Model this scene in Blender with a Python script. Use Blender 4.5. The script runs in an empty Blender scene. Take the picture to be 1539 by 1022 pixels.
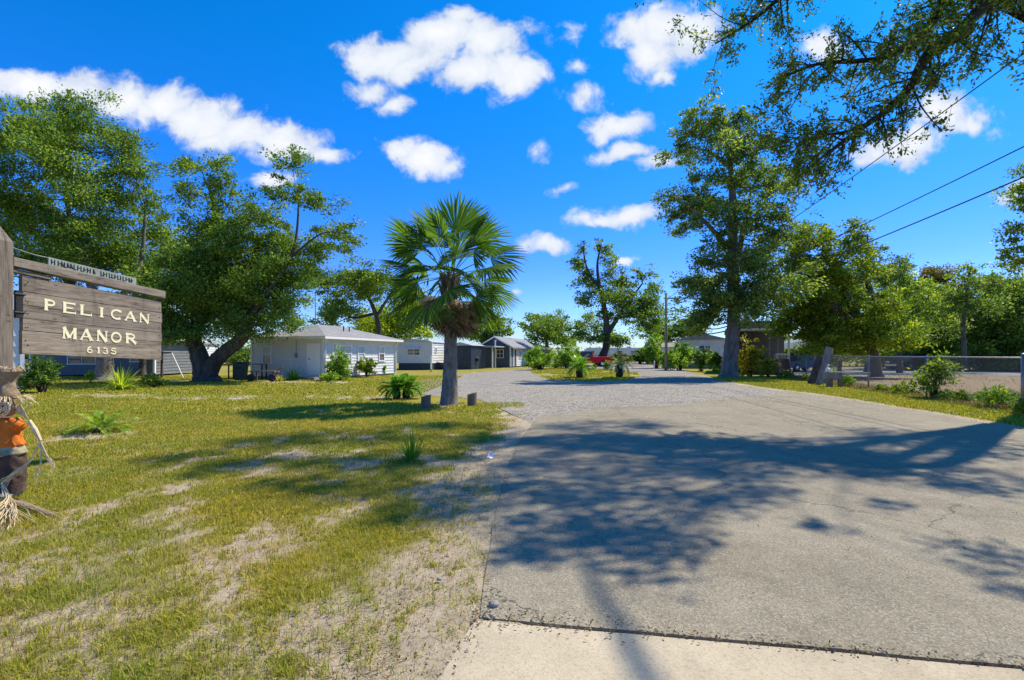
import bpy, math, random
import numpy as np
from mathutils import Vector, Matrix
R = math.radians
SC = bpy.context.scene
COL = SC.collection
rng = np.random.default_rng(7)
random.seed(7)
EXPOSURE = 0.40
SKY_STR = .115; SUN_STR = 5.0; SUN_COL = (1.0, .91, .74); SKY_SAT = 1.40; CLOUD_LUM = 6.7; DENS = 1.6
SKY_LOW = (.70, .88, 1.25, 1); SKY_MID = (.56, .80, 1.62, 1); SKY_TOP = (.12, 1.12, 1.42, 1)
SHADE = [(780, 790, 50, 6), (850, 770, 80, 5.5), (830, 830, 60, 6), (940, 800, 70, 6), (960, 850, 60, 6), (880, 720, 110, 5.5), (1000, 760, 80, 6), (1040, 700, 80, 6), (820, 690, 50, 6), (930, 660, 80, 6), (1380, 660, 80, 7), (1480, 670, 80, 7), (960, 640, 50, 7), (870, 640, 50, 7), (800, 740, 60, 6), (880, 810, 60, 6), (1010, 810, 60, 6), (1060, 755, 60, 6), (760, 830, 40, 6), (1110, 715, 70, 6), (760, 700, 40, 7), (1150, 745, 50, 6),
 (1300, 715, 60, 7), (1420, 720, 50, 7), (1500, 735, 50, 7), (1230, 790, 30, 6), (1340, 760, 30, 6),
 (1470, 830, 50, 6), (1530, 890, 40, 6), (700, 735, 60, 8), (690, 770, 60, 8), (600, 700, 70, 9), (660, 690, 70, 9), (520, 735, 60, 9), (420, 690, 60, 9), (340, 700, 50, 9), (570, 655, 60, 9), (480, 655, 50, 9), (740, 660, 50, 8), (640, 640, 40, 9), (700, 640, 40, 9), (770, 730, 30, 7), (270, 690, 50, 9), (450, 725, 60, 9), (620, 765, 60, 9), (400, 665, 60, 9), (530, 690, 60, 9), (640, 730, 60, 9)]
SHADE_N = 24500
CAM_H, F, CX, HY = 1.4, 769.5, 769.5, 533.0
SUN = np.array((0.64, 0.41, 1.0)); SUN = SUN / np.linalg.norm(SUN)

def gnd(px, py):                       # where a point of the photo meets the ground
    y = CAM_H * F / (py - HY)
    return np.array(((px - CX) / F * y, y, 0.0))
def at(px, py, y):                     # a point of the photo at a known distance
    return np.array(((px - CX) / F * y, y, CAM_H + (HY - py) / F * y))

# ------------------------------------------------------------------ noise
_T = np.random.default_rng(11).random((256, 256))
def vnoise(x, y):
    xi = np.floor(x).astype(int); yi = np.floor(y).astype(int)
    fx = x - xi; fy = y - yi
    fx = fx * fx * (3 - 2 * fx); fy = fy * fy * (3 - 2 * fy)
    g = lambda a, b: _T[a & 255, b & 255]
    return (g(xi, yi) * (1 - fx) + g(xi + 1, yi) * fx) * (1 - fy) + (g(xi, yi + 1) * (1 - fx) + g(xi + 1, yi + 1) * fx) * fy
def fbm(x, y, o=4):
    s = 0; a = .5; t = 0
    for k in range(o):
        s = s + a * vnoise(x * 2 ** k + 17.3 * k, y * 2 ** k + 5.1 * k); t += a; a *= .5
    return s / t
def sst(a, b, x):
    t = np.clip((x - a) / (b - a), 0, 1); return t * t * (3 - 2 * t)

# ------------------------------------------------------------------ objects
def tag(o, label=None, cat=None, group=None, kind=None):
    if label: o['label'] = label
    if cat: o['category'] = cat
    if group: o['group'] = group
    if kind: o['kind'] = kind
    return o
def thing(name, label, cat, loc=(0, 0, 0), rz=0, group=None):
    o = bpy.data.objects.new(name, None); COL.objects.link(o)
    o.location = Vector([float(c) for c in loc]); o.rotation_euler = (0, 0, rz)
    o.empty_display_size = .1
    return tag(o, label, cat, group)
def raw_mesh(name, V, quads=None, tris=None, smooth=False, attr=None):
    V = np.asarray(V, dtype=np.float32)
    me = bpy.data.meshes.new(name)
    nq = 0 if quads is None else len(quads); nt = 0 if tris is None else len(tris)
    me.vertices.add(len(V)); me.vertices.foreach_set('co', V.ravel())
    li = []
    if nq: li.append(np.asarray(quads, dtype=np.int32).ravel())
    if nt: li.append(np.asarray(tris, dtype=np.int32).ravel())
    li = np.concatenate(li)
    me.loops.add(len(li)); me.loops.foreach_set('vertex_index', li)
    me.polygons.add(nq + nt)
    st = np.concatenate([np.arange(nq) * 4, nq * 4 + np.arange(nt) * 3]).astype(np.int32)
    me.polygons.foreach_set('loop_start', st)
    if smooth: me.polygons.foreach_set('use_smooth', np.ones(nq + nt, dtype=bool))
    if attr:
        for k, v in attr.items():
            a = me.attributes.new(k, 'FLOAT', 'POINT'); a.data.foreach_set('value', np.asarray(v, dtype=np.float32).ravel())
    me.update(calc_edges=True); me.validate()
    return me
def link(name, me, mat, parent=None, loc=None):
    o = bpy.data.objects.new(name, me); COL.objects.link(o)
    if mat: me.materials.append(mat)
    if parent is not None: o.parent = parent
    if loc is not None: o.location = Vector([float(c) for c in loc])
    return o
def copy_tree(o, parent=None):
    c = o.copy(); COL.objects.link(c)
    if parent is not None: c.parent = parent
    for ch in list(o.children): copy_tree(ch, c)
    return c

class MB:
    """collects shapes and links them as ONE mesh object"""
    def __init__(s, org=(0, 0, 0)):
        s.v = []; s.f = []; s.org = np.array(org, dtype=float); s.n = 0
    def add(s, V, Fs):
        V = np.asarray(V, dtype=float); s.v.append(V)
        for f in Fs: s.f.append([i + s.n for i in f])
        s.n += len(V); return s
    def box(s, c, sx, sy, sz, ax=(1, 0, 0), ay=(0, 1, 0), az=(0, 0, 1)):
        c = np.array(c, float); ax = np.array(ax, float) * sx / 2; ay = np.array(ay, float) * sy / 2; az = np.array(az, float) * sz / 2
        V = [c + i * ax + j * ay + k * az for k in (-1, 1) for j in (-1, 1) for i in (-1, 1)]
        return s.add(V, [(0, 2, 3, 1), (4, 5, 7, 6), (0, 1, 5, 4), (2, 6, 7, 3), (0, 4, 6, 2), (1, 3, 7, 5)])
    def tube(s, P, r, n=8, cap=True, jit=0):
        P = np.asarray(P, float); m = len(P)
        r = np.full(m, r, float) if np.isscalar(r) else np.asarray(r, float)
        T = np.gradient(P, axis=0); T /= np.linalg.norm(T, axis=1)[:, None] + 1e-9
        up = np.array((0, 0, 1.)) if abs(T[0][2]) < .9 else np.array((1., 0, 0))
        V = []
        A = np.cross(T[0], up); A /= np.linalg.norm(A)
        for i in range(m):
            A = A - T[i] * A.dot(T[i]); A /= np.linalg.norm(A) + 1e-9
            B = np.cross(T[i], A)
            for k in range(n):
                a = 2 * math.pi * k / n
                rr = r[i] * (1 + (random.uniform(-jit, jit) if jit else 0))
                V.append(P[i] + rr * (math.cos(a) * A + math.sin(a) * B))
        Fs = [(i * n + k, i * n + (k + 1) % n, (i + 1) * n + (k + 1) % n, (i + 1) * n + k) for i in range(m - 1) for k in range(n)]
        if cap: Fs += [tuple(range(n))[::-1], tuple((m - 1) * n + k for k in range(n))]
        return s.add(V, Fs)
    def lathe(s, c, prof, n=16, ax=(0, 0, 1)):
        c = np.array(c, float); ax = np.array(ax, float); ax /= np.linalg.norm(ax)
        A = np.cross(ax, (0, 0, 1.) if abs(ax[2]) < .9 else (1., 0, 0)); A /= np.linalg.norm(A); B = np.cross(ax, A)
        V = [c + ax * h + r * (math.cos(2 * math.pi * k / n) * A + math.sin(2 * math.pi * k / n) * B) for r, h in prof for k in range(n)]
        m = len(prof)
        Fs = [(i * n + k, i * n + (k + 1) % n, (i + 1) * n + (k + 1) % n, (i + 1) * n + k) for i in range(m - 1) for k in range(n)]
        Fs += [tuple(range(n))[::-1], tuple((m - 1) * n + k for k in range(n))]
        return s.add(V, Fs)
    def prism(s, poly, d):                       # poly: 3-D outline, d: extrusion vector
        poly = [np.array(p, float) for p in poly]; d = np.array(d, float); n = len(poly)
        return s.add(poly + [p + d for p in poly], [tuple(range(n))[::-1], tuple(n + i for i in range(n))] + [(i, (i + 1) % n, n + (i + 1) % n, n + i) for i in range(n)])
    def siding(s, p0, p1, z0, z1, lap=.17, out=.035):   # lapped boards; outside is on the right of p0 -> p1
        p0 = np.array(p0[:2], float); p1 = np.array(p1[:2], float)
        t = (p1 - p0) / np.linalg.norm(p1 - p0); nn = np.array((t[1], -t[0]))
        k = max(1, round((z1 - z0) / lap)); h = (z1 - z0) / k
        for i in range(k):
            a, b = z0 + i * h, z0 + (i + 1) * h
            q0 = p0 + nn * out; q1 = p1 + nn * out
            V = [(*p0, a), (*p1, a), (*q0, a), (*q1, a), (*p0, b), (*p1, b)]
            s.add(V, [(0, 2, 3, 1), (2, 4, 5, 3)])
        return s
    def build(s, name, mat, parent=None, smooth=False, loc=None, bevel=0):
        me = bpy.data.meshes.new(name)
        V = np.concatenate(s.v) - s.org
        me.from_pydata(V.tolist(), [], s.f); me.update()
        if smooth: me.polygons.foreach_set('use_smooth', np.ones(len(me.polygons), dtype=bool))
        o = link(name, me, mat, parent, loc)
        if bevel:
            b = o.modifiers.new('bevel', 'BEVEL'); b.width = bevel; b.segments = 2; b.limit_method = 'ANGLE'
        return o

def smooth_path(P, k=5):                 # Catmull-Rom through (x, y, z, r)
    P = np.asarray(P, float)
    Q = np.vstack([2 * P[0] - P[1], P, 2 * P[-1] - P[-2]]); out = []
    for i in range(1, len(Q) - 2):
        for t in np.linspace(0, 1, k, endpoint=False):
            a, b, c, d = Q[i - 1], Q[i], Q[i + 1], Q[i + 2]
            out.append(.5 * (2 * b + (c - a) * t + (2 * a - 5 * b + 4 * c - d) * t * t + (3 * b - a - 3 * c + d) * t ** 3))
    out.append(P[-1]); return np.array(out)

# ------------------------------------------------------------------ materials
def lin(r, g, b):
    f = lambda c: (c / 255 / 12.92) if c <= 10 else ((c / 255 + .055) / 1.055) ** 2.4
    return (f(r), f(g), f(b), 1)
class NT:
    def __init__(s, tree): s.t = tree; s.n = tree.nodes; s.l = tree.links
    def new(s, typ, ins=None, **kw):
        nd = s.n.new(typ)
        for k, v in kw.items(): setattr(nd, k, v)
        for k, v in (ins or {}).items(): s.put(nd.inputs[k], v)
        return nd
    def put(s, sock, v):
        if isinstance(v, bpy.types.NodeSocket): s.l.new(v, sock)
        else: sock.default_value = v
    def math(s, op, a, b=0.0, c=None, clamp=False):
        nd = s.new('ShaderNodeMath', operation=op, use_clamp=clamp)
        s.put(nd.inputs[0], a); s.put(nd.inputs[1], b)
        if c is not None: s.put(nd.inputs[2], c)
        return nd.outputs[0]
    def vmath(s, op, a, b=None):
        nd = s.new('ShaderNodeVectorMath', operation=op); s.put(nd.inputs[0], a)
        if b is not None: s.put(nd.inputs[1], b)
        return nd
    def mix(s, f, a, b, mode='MIX'):
        nd = s.new('ShaderNodeMix', data_type='RGBA', blend_type=mode)
        s.put(nd.inputs[0], f); s.put(nd.inputs[6], a); s.put(nd.inputs[7], b); return nd.outputs[2]
    def noise(s, vec, scale, detail=4, rough=.6, dist=0):
        nd = s.new('ShaderNodeTexNoise', {'Scale': scale, 'Detail': detail, 'Roughness': rough, 'Distortion': dist})
        if vec is not None: s.put(nd.inputs['Vector'], vec)
        return nd.outputs['Fac']
    def ramp(s, f, *stops):
        nd = s.new('ShaderNodeValToRGB'); s.put(nd.inputs[0], f)
        e = nd.color_ramp.elements
        while len(e) < len(stops): e.new(.5)
        for el, (p, c) in zip(e, stops):
            el.position = p; el.color = c if hasattr(c, '__len__') else (c, c, c, 1)
        return nd.outputs[0]
    def rng(s, f, a, b, c=0.0, d=1.0, smooth=False):
        nd = s.new('ShaderNodeMapRange', {0: f, 1: a, 2: b, 3: c, 4: d}); nd.clamp = True
        if smooth: nd.interpolation_type = 'SMOOTHSTEP'
        return nd.outputs[0]
def newmat(name):
    m = bpy.data.materials.new(name); m.use_nodes = True
    nt = NT(m.node_tree); b = nt.n['Principled BSDF']
    return m, nt, b
def objvec(nt, scale=(1, 1, 1)):
    tc = nt.new('ShaderNodeTexCoord'); mp = nt.new('ShaderNodeMapping', {'Vector': tc.outputs['Object'], 'Scale': scale})
    return mp.outputs[0]
def pmat(name, c1, c2=None, scale=8, rough=.7, bump=.2, bscale=40, stretch=(1, 1, 1), metal=0, spec=.4, lo=.35, hi=.65, dist=0):
    m, nt, b = newmat(name)
    v = objvec(nt, stretch)
    c2 = c2 or tuple(c * .7 for c in c1[:3]) + (1,)
    f = nt.noise(v, scale, 6, .65, dist)
    col = nt.ramp(f, (lo, c2), (hi, c1))
    nt.put(b.inputs['Base Color'], col)
    b.inputs['Roughness'].default_value = rough; b.inputs['Metallic'].default_value = metal
    b.inputs['Specular IOR Level'].default_value = spec
    if bump:
        bp = nt.new('ShaderNodeBump', {'Strength': bump, 'Distance': .02, 'Height': nt.noise(v, bscale, 5, .7)})
        nt.put(b.inputs['Normal'], bp.outputs[0])
    return m
def leafmat(name, dark, mid, light, trans=.3, rough=.45, odd=None):
    m, nt, b = newmat(name)
    g = nt.new('ShaderNodeNewGeometry')
    st = [(.0, dark), (.5, mid), (.95, light)]
    if odd: st += [(.965, odd)]
    col = nt.ramp(g.outputs['Random Per Island'], *st)
    tone = nt.new('ShaderNodeAttribute', attribute_name='tone').outputs['Fac']        # some sprays are young and pale, some old and dark
    col = nt.mix(1.0, col, nt.ramp(tone, (0, C(1, 1, 1)), (.02, C(.55, .62, .62)), (.5, C(.95, .97, .95)), (1.0, C(1.65, 1.45, 1.15))), 'MULTIPLY')
    big = nt.noise(objvec(nt), .45, 3, .5)
    col = nt.mix(nt.rng(big, .35, .65, 0, .55), col, nt.mix(1.0, col, (1.25, 1.15, .75, 1), 'MULTIPLY'))
    nt.put(b.inputs['Base Color'], col); b.inputs['Roughness'].default_value = rough
    b.inputs['Specular IOR Level'].default_value = .16
    tr = nt.new('ShaderNodeBsdfTranslucent'); nt.put(tr.inputs[0], nt.mix(1.0, col, (1.5, 1.5, .5, 1), 'MULTIPLY'))
    mx = nt.new('ShaderNodeMixShader', {0: trans}); nt.l.new(b.outputs[0], mx.inputs[1]); nt.l.new(tr.outputs[0], mx.inputs[2])
    nt.l.new(mx.outputs[0], nt.n['Material Output'].inputs[0])
    return m
M = {}
def C(r, g, b): return (r, g, b, 1)
M['oak'] = leafmat('oak_leaf', C(0.059, 0.125, 0.029), C(0.140, 0.242, 0.049), C(0.277, 0.372, 0.071), .45)
M['oak_dark'] = leafmat('dark_oak_leaf', C(0.036, 0.086, 0.025), C(0.091, 0.178, 0.046), C(0.199, 0.304, 0.065), .45)
M['oak_blue'] = leafmat('grey_green_oak_leaf', C(0.061, 0.126, 0.042), C(0.140, 0.230, 0.068), C(0.293, 0.381, 0.116), .45)
M['oak_near'] = leafmat('overhanging_oak_leaf', C(0.056, 0.111, 0.028), C(0.129, 0.216, 0.047), C(0.243, 0.334, 0.080), .45, odd=C(0.359, 0.208, 0.068))
M['yellow'] = leafmat('yellow_green_leaf', C(0.121, 0.204, 0.029), C(0.296, 0.409, 0.053), C(0.536, 0.600, 0.096), .48)
M['thicket'] = leafmat('thicket_leaf', C(0.064, 0.123, 0.017), C(0.156, 0.247, 0.030), C(0.300, 0.369, 0.049), .48)
M['bright'] = leafmat('bright_shrub_leaf', C(0.072, 0.162, 0.023), C(0.165, 0.304, 0.042), C(0.309, 0.457, 0.075), .48)
M['brownish'] = leafmat('dry_leaf', C(.09, .08, .025), C(.16, .15, .04), C(.24, .22, .06), .4, odd=C(.22, .10, .04))
M['gold'] = leafmat('golden_leaf', C(0.155, 0.171, 0.019), C(0.341, 0.341, 0.039), C(0.512, 0.465, 0.070), .48, odd=C(0.465, 0.186, 0.046))
M['frond'] = leafmat('palm_frond', C(0.039, 0.101, 0.022), C(0.074, 0.167, 0.032), C(0.151, 0.253, 0.054), .38, .62)
M['sago'] = leafmat('cycad_frond', C(0.060, 0.186, 0.024), C(0.137, 0.314, 0.037), C(0.272, 0.470, 0.068), .3, .35)
M['sago_lawn'] = leafmat('lawn_cycad_frond', C(0.105, 0.202, 0.026), C(0.220, 0.344, 0.046), C(0.396, 0.499, 0.095), .3, .4)
M['sago_pale'] = leafmat('pale_cycad_frond', C(0.117, 0.177, 0.084), C(0.198, 0.285, 0.126), C(0.303, 0.404, 0.188), .3, .45)
M['dead'] = leafmat('dead_frond', C(0.094, 0.069, 0.048), C(0.200, 0.156, 0.112), C(0.350, 0.288, 0.213), .15, .8)
M['yucca'] = leafmat('yucca_blade', C(0.078, 0.186, 0.019), C(0.139, 0.279, 0.031), C(0.232, 0.388, 0.062), .35, .4)
M['bark'] = pmat('oak_bark', C(.125, .105, .088), C(.045, .037, .030), 5, .9, .9, 14, (1, 1, .35))
M['bark_grey'] = pmat('grey_bark', C(.24, .215, .19), C(.10, .088, .075), 5, .9, .8, 14, (1, 1, .35))
M['twig'] = pmat('twig_bark', C(.060, .046, .036), C(.025, .02, .016), 9, .9, .5, 30)
M['palm_trunk'] = pmat('palm_trunk', C(.27, .245, .215), C(.11, .098, .085), 9, .9, .8, 22, (1.4, 1.4, .5))
M['sago_trunk'] = pmat('cycad_trunk', C(.085, .065, .045), C(.03, .023, .017), 26, .95, 1, 50)
def woodmat(name, c1, c2, along='x', sc=5):
    st = {'x': (.25, 3.2, 3.2), 'z': (3.2, 3.2, .22)}[along]
    m, nt, b = newmat(name); isl_ = nt.new('ShaderNodeNewGeometry').outputs['Random Per Island']
    v = nt.vmath('ADD', objvec(nt, st), nt.new('ShaderNodeVectorMath', {0: (37.0, 11.0, 23.0), 3: isl_}, operation='SCALE').outputs[0]).outputs[0]
    f = nt.noise(v, sc, 8, .7, 1.1); g = nt.noise(v, sc * 6, 5, .7, .3)
    h = nt.math('ADD', nt.math('MULTIPLY', f, .62), nt.math('MULTIPLY', g, .38))
    dk = tuple(c * .28 for c in c2[:3]) + (1,)
    col = nt.ramp(h, (.36, dk), (.44, c2), (.52, tuple((p + q) / 2 for p, q in zip(c1, c2))), (.68, c1))
    v2 = objvec(nt); kn = nt.new('ShaderNodeTexVoronoi', {'Vector': objvec(nt, (2.0, 6, 6)), 'Scale': 1.7}); 
    col = nt.mix(nt.rng(kn.outputs['Distance'], .03, .12, .75, 0), col, dk)
    gi = nt.new('ShaderNodeNewGeometry').outputs['Random Per Island']
    col = nt.mix(nt.rng(nt.noise(objvec(nt, (1.2, 1.2, .35)), 3.2, 5, .65, .5), .52, .72, 0, .6), col, C(.085, .07, .055))
    col = nt.mix(1.0, col, nt.ramp(gi, (0, C(.80, .80, .82)), (1, C(1.15, 1.12, 1.08))), 'MULTIPLY')
    nt.put(b.inputs['Base Color'], col); b.inputs['Roughness'].default_value = .85; b.inputs['Specular IOR Level'].default_value = .25
    bp = nt.new('ShaderNodeBump', {'Strength': .7, 'Distance': .01, 'Height': h}); nt.put(b.inputs['Normal'], bp.outputs[0])
    return m
M['sign_wood'] = woodmat('weathered_sign_wood', C(.36, .305, .24), C(.185, .148, .112))
M['post_wood'] = woodmat('weathered_post_wood', C(.31, .258, .20), C(.16, .13, .10), 'z')
M['beam_wood'] = woodmat('weathered_beam_wood', C(.38, .325, .26), C(.20, .165, .125))
M['cream'] = pmat('cream_paint', C(.86, .78, .50), C(.34, .29, .19), 26, .7, .2, 80, lo=.30, hi=.42)
M['zinc'] = pmat('patina_plate', C(.33, .36, .31), C(.20, .23, .19), 12, .6, .3, 40)
M['dark_metal'] = pmat('dark_iron', C(.035, .035, .037), C(.02, .02, .02), 20, .6, .2, 60, metal=.3)
M['galv'] = pmat('galvanised_steel', C(.34, .35, .36), C(.22, .22, .23), 30, .45, .1, 80, metal=.6)
M['white_sid'] = pmat('white_siding_paint', C(.74, .74, .73), C(.62, .63, .63), 2.5, .6, .1, 60, (1, 1, 3))
M['white_trim'] = pmat('white_trim_paint', C(.86, .85, .82), C(.76, .75, .72), 6, .55, .1, 50)
M['door'] = pmat('white_door_paint', C(.88, .86, .83), C(.82, .80, .77), 3, .5, .05, 50)
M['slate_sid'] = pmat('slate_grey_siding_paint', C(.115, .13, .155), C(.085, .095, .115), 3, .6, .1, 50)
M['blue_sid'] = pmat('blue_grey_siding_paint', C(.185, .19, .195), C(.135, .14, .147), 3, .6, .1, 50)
M['navy'] = pmat('dark_blue_metal', C(.040, .058, .085), C(.028, .04, .06), 3, .45, .1, 40, metal=.2)
M['cream_sid'] = pmat('cream_siding_paint', C(.74, .71, .64), C(.60, .57, .50), 2.5, .6, .1, 60)
M['tan_sid'] = pmat('tan_skirting', C(.40, .35, .27), C(.28, .24, .19), 4, .8, .1, 40)
def shingle(name, c1, c2):
    m, nt, b = newmat(name)
    br = nt.new('ShaderNodeTexBrick', {'Vector': objvec(nt), 'Scale': 3.0, 'Mortar Size': .012, 'Color1': c1, 'Color2': c2, 'Mortar': tuple(c * .5 for c in c2[:3]) + (1,)})
    col = nt.mix(nt.rng(nt.noise(objvec(nt), .8, 5), .35, .7, 0, .5), br.outputs[0], tuple(c * .7 for c in c2[:3]) + (1,))
    nt.put(b.inputs['Base Color'], col); b.inputs['Roughness'].default_value = .9; b.inputs['Specular IOR Level'].default_value = .2
    return m
M['roof_grey'] = shingle('grey_shingle', C(.34, .335, .34), C(.26, .255, .26))
M['roof_tan'] = shingle('tan_roofing', C(.36, .32, .27), C(.27, .24, .20))
M['roof_metal'] = pmat('pale_metal_roofing', C(.52, .54, .55), C(.40, .41, .42), 3, .45, .1, 30, metal=.2)
m, nt, b = newmat('window_glass'); M['glass'] = m
nt.put(b.inputs['Base Color'], nt.ramp(nt.noise(objvec(nt), 2.2, 4), (.35, C(.02, .025, .03)), (.65, C(.10, .12, .13)))); b.inputs['Roughness'].default_value = .06; b.inputs['Specular IOR Level'].default_value = .9
M['blind'] = pmat('window_blind', C(.62, .62, .60), C(.45, .46, .46), 14, .3, .1, 30, (.2, .2, 4))
M['screen'] = pmat('window_screen', C(.16, .12, .11), C(.09, .07, .065), 20, .7, .1, 80)
M['black'] = pmat('black_rubber', C(.02, .02, .02), C(.012, .012, .012), 20, .8, .2, 60)
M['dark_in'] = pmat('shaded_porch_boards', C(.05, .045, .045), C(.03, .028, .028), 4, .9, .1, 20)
M['straw'] = pmat('raffia_straw', C(.80, .66, .42), C(.56, .42, .24), 30, .8, .2, 80)
M['burlap'] = pmat('burlap_cloth', C(.36, .26, .16), C(.22, .155, .09), 40, .95, .5, 160)
M['orange'] = pmat('orange_felt', C(.78, .20, .022), C(.58, .135, .015), 14, .95, .3, 150)
M['brown_cl'] = pmat('brown_cloth', C(.115, .072, .055), C(.06, .038, .03), 10, .95, .4, 120)
M['patch_cl'] = pmat('pale_patch_cloth', C(.58, .47, .29), C(.30, .27, .16), 9, .95, .3, 120)
M['teal_cl'] = pmat('green_patch_cloth', C(.16, .25, .19), C(.10, .17, .13), 14, .95, .3, 120)
M['yellowp'] = pmat('yellow_petal', C(.80, .52, .04), C(.62, .36, .03), 20, .8, .1, 60)
M['red_car'] = pmat('red_car_paint', C(.70, .012, .016), C(.62, .010, .014), 3, .45, 0, spec=.25)
M['blue_car'] = pmat('blue_car_paint', C(.025, .05, .16), C(.02, .04, .13), 3, .25, 0, spec=.6)
M['dark_car'] = pmat('black_car_paint', C(.02, .022, .025), C(.015, .016, .018), 3, .2, 0, spec=.6)
M['white_car'] = pmat('white_car_paint', C(.75, .75, .74), C(.70, .70, .69), 3, .3, 0, spec=.6)
M['chrome'] = pmat('bright_metal', C(.6, .6, .6), C(.5, .5, .5), 5, .25, 0, metal=.9)
M['lampred'] = pmat('tail_lamp', C(.45, .02, .02), C(.35, .015, .015), 5, .2, 0)
M['log'] = pmat('weathered_log', C(.24, .185, .135), C(.12, .09, .065), 9, .95, .8, 30, (2, 2, .4))
M['logtop'] = pmat('cut_log_end', C(.30, .235, .17), C(.17, .13, .09), 18, .95, .5, 40)
M['plank'] = pmat('grey_plank', C(.36, .31, .26), C(.18, .15, .125), 6, .95, .8, 24, (2, 2, .3))
M['stone'] = pmat('grey_stone', C(.40, .37, .33), C(.22, .20, .18), 9, .9, .6, 30)
M['paper'] = pmat('white_paper', C(.85, .85, .86), C(.75, .75, .77), 20, .8, .1, 60)
M['tarp'] = pmat('grey_green_tarp', C(.24, .29, .28), C(.16, .20, .19), 3, .7, .2, 20)
M['wood_new'] = pmat('brown_timber', C(.26, .15, .075), C(.14, .08, .04), 6, .8, .4, 24, (.4, 2, 2))
M['red_wood'] = pmat('red_brown_wood', C(.25, .075, .05), C(.16, .05, .035), 6, .7, .3, 30)
M['green_bin'] = pmat('dark_green_plastic', C(.03, .06, .045), C(.022, .045, .034), 6, .5, .1, 30)
M['fence_wire'] = pmat('fence_wire', C(.13, .135, .14), C(.08, .08, .085), 30, .5, .1, 80, metal=.4)
# ------------------------------------------------------------------ camera, world, sun
cam = bpy.data.objects.new('camera', bpy.data.cameras.new('camera')); COL.objects.link(cam)
cam.location = (0, 0, CAM_H); cam.rotation_euler = (R(90), 0, 0)
cam.data.sensor_width = 36; cam.data.lens = 18; cam.data.shift_y = (HY - 511) / 1539
cam.data.clip_start = .05; cam.data.clip_end = 6000
SC.camera = cam
SC.view_settings.view_transform = 'Standard'; SC.view_settings.look = 'None'; SC.view_settings.gamma = 1
SC.view_settings.exposure = EXPOSURE
SC.cycles.max_bounces = 6; SC.cycles.diffuse_bounces = 3; SC.cycles.transmission_bounces = 3; SC.cycles.transparent_max_bounces = 8
SC.cycles.use_denoising = True
SC.cycles.sample_clamp_indirect = 6
w = bpy.data.worlds.new('World'); SC.world = w; w.use_nodes = True
nt = NT(w.node_tree); bg = nt.n['Background']
elev = math.asin(SUN[2]); az = math.atan2(SUN[0], SUN[1])
sky = nt.new('ShaderNodeTexSky', sky_type='NISHITA', sun_disc=False, sun_elevation=elev, sun_rotation=az, altitude=0, air_density=1.0, dust_density=.3, ozone_density=3.0)
tc = nt.new('ShaderNodeTexCoord'); sep = nt.new('ShaderNodeSeparateXYZ', {0: tc.outputs['Generated']})
skc = nt.new('ShaderNodeHueSaturation', {'Hue': .5, 'Saturation': SKY_SAT, 'Value': 1.0, 'Color': sky.outputs[0]}).outputs[0]
skc = nt.mix(1.0, skc, nt.ramp(sep.outputs[2], (0.0, SKY_LOW), (.16, SKY_MID), (.5, SKY_TOP)), 'MULTIPLY')
yy = nt.math('MAXIMUM', sep.outputs[1], .05)
uv = nt.new('ShaderNodeCombineXYZ', {0: nt.math('DIVIDE', sep.outputs[0], yy), 1: nt.math('DIVIDE', sep.outputs[2], yy), 2: 0.0}).outputs[0]
def warp(vec, sc, amt, det=4):
    nd = nt.new('ShaderNodeTexNoise', {'Vector': vec, 'Scale': sc, 'Detail': det, 'Roughness': .6})
    d = nt.vmath('SUBTRACT', nd.outputs['Color'], (.5, .5, .5)).outputs[0]
    return nt.vmath('ADD', vec, nt.new('ShaderNodeVectorMath', {0: d, 3: amt}, operation='SCALE').outputs[0]).outputs[0]
wv = warp(warp(uv, 4, .10, 2), 14, .05, 3)
CLOUDS = [(40,128,80,24,1),(120,128,70,30,1),(180,140,75,36,1),(245,160,70,42,1),(310,182,70,42,1),(375,205,55,38,1),(430,222,55,36,1),(488,240,38,18,.8),(405,277,42,16,.8),(330,215,60,30,.7),
 (590,78,70,34,1),(660,60,70,44,1),(730,70,55,42,1),(755,108,66,42,1),(700,118,60,30,1),(790,105,38,28,.9),(620,100,60,28,.9),(560,132,44,26,.7),(590,160,30,18,.7),(528,72,26,20,.5),(690,30,40,20,.8),
 (592,228,34,20,.9),(630,243,52,28,1),(668,250,26,18,.7),
 (955,42,50,34,.9),(1005,35,60,46,1),(985,75,45,40,1),(1040,45,45,45,1),(1000,105,28,22,.7),
 (858,92,26,16,.45),(866,142,42,24,.7),(862,38,22,18,.4),(800,50,34,20,.35),(925,188,58,20,.8),(930,228,50,16,.7),(975,245,34,16,.7),(843,281,26,12,.55),
 (900,332,44,18,.9),(940,330,54,20,1),(820,368,40,13,.9),(946,391,22,8,.8),(774,436,12,5,.5),
 (1420,172,58,36,1),(1360,225,62,32,1),(1455,190,36,26,.8),(1310,232,40,22,.7),(1232,70,44,30,.7),(1490,205,26,14,.4),(1528,288,30,14,.6),(1515,300,30,10,.4),(820,230,14,16,.3),(1480,180,30,20,.5)]
fld = None
for px, py, rx, ry, a in CLOUDS:
    kx, ky = F / rx / 1.25, F / ry / 1.25
    nd = nt.vmath('MULTIPLY_ADD', wv, (kx, ky, 0)); nd.inputs[2].default_value = (-(px - CX) / F * kx, -(HY - py) / F * ky, 0); d = nd.outputs[0]
    q = nt.math('MULTIPLY_ADD', nt.vmath('LENGTH', d).outputs['Value'], -a, a)
    fld = q if fld is None else nt.math('SMOOTH_MAX', fld, q, .12)
det = nt.noise(uv, 15, 7, .66, .35); det2 = nt.noise(uv, 7, 4, .55)
den = nt.math('ADD', fld, nt.math('MULTIPLY_ADD', det, 1.35, -.675))
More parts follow.
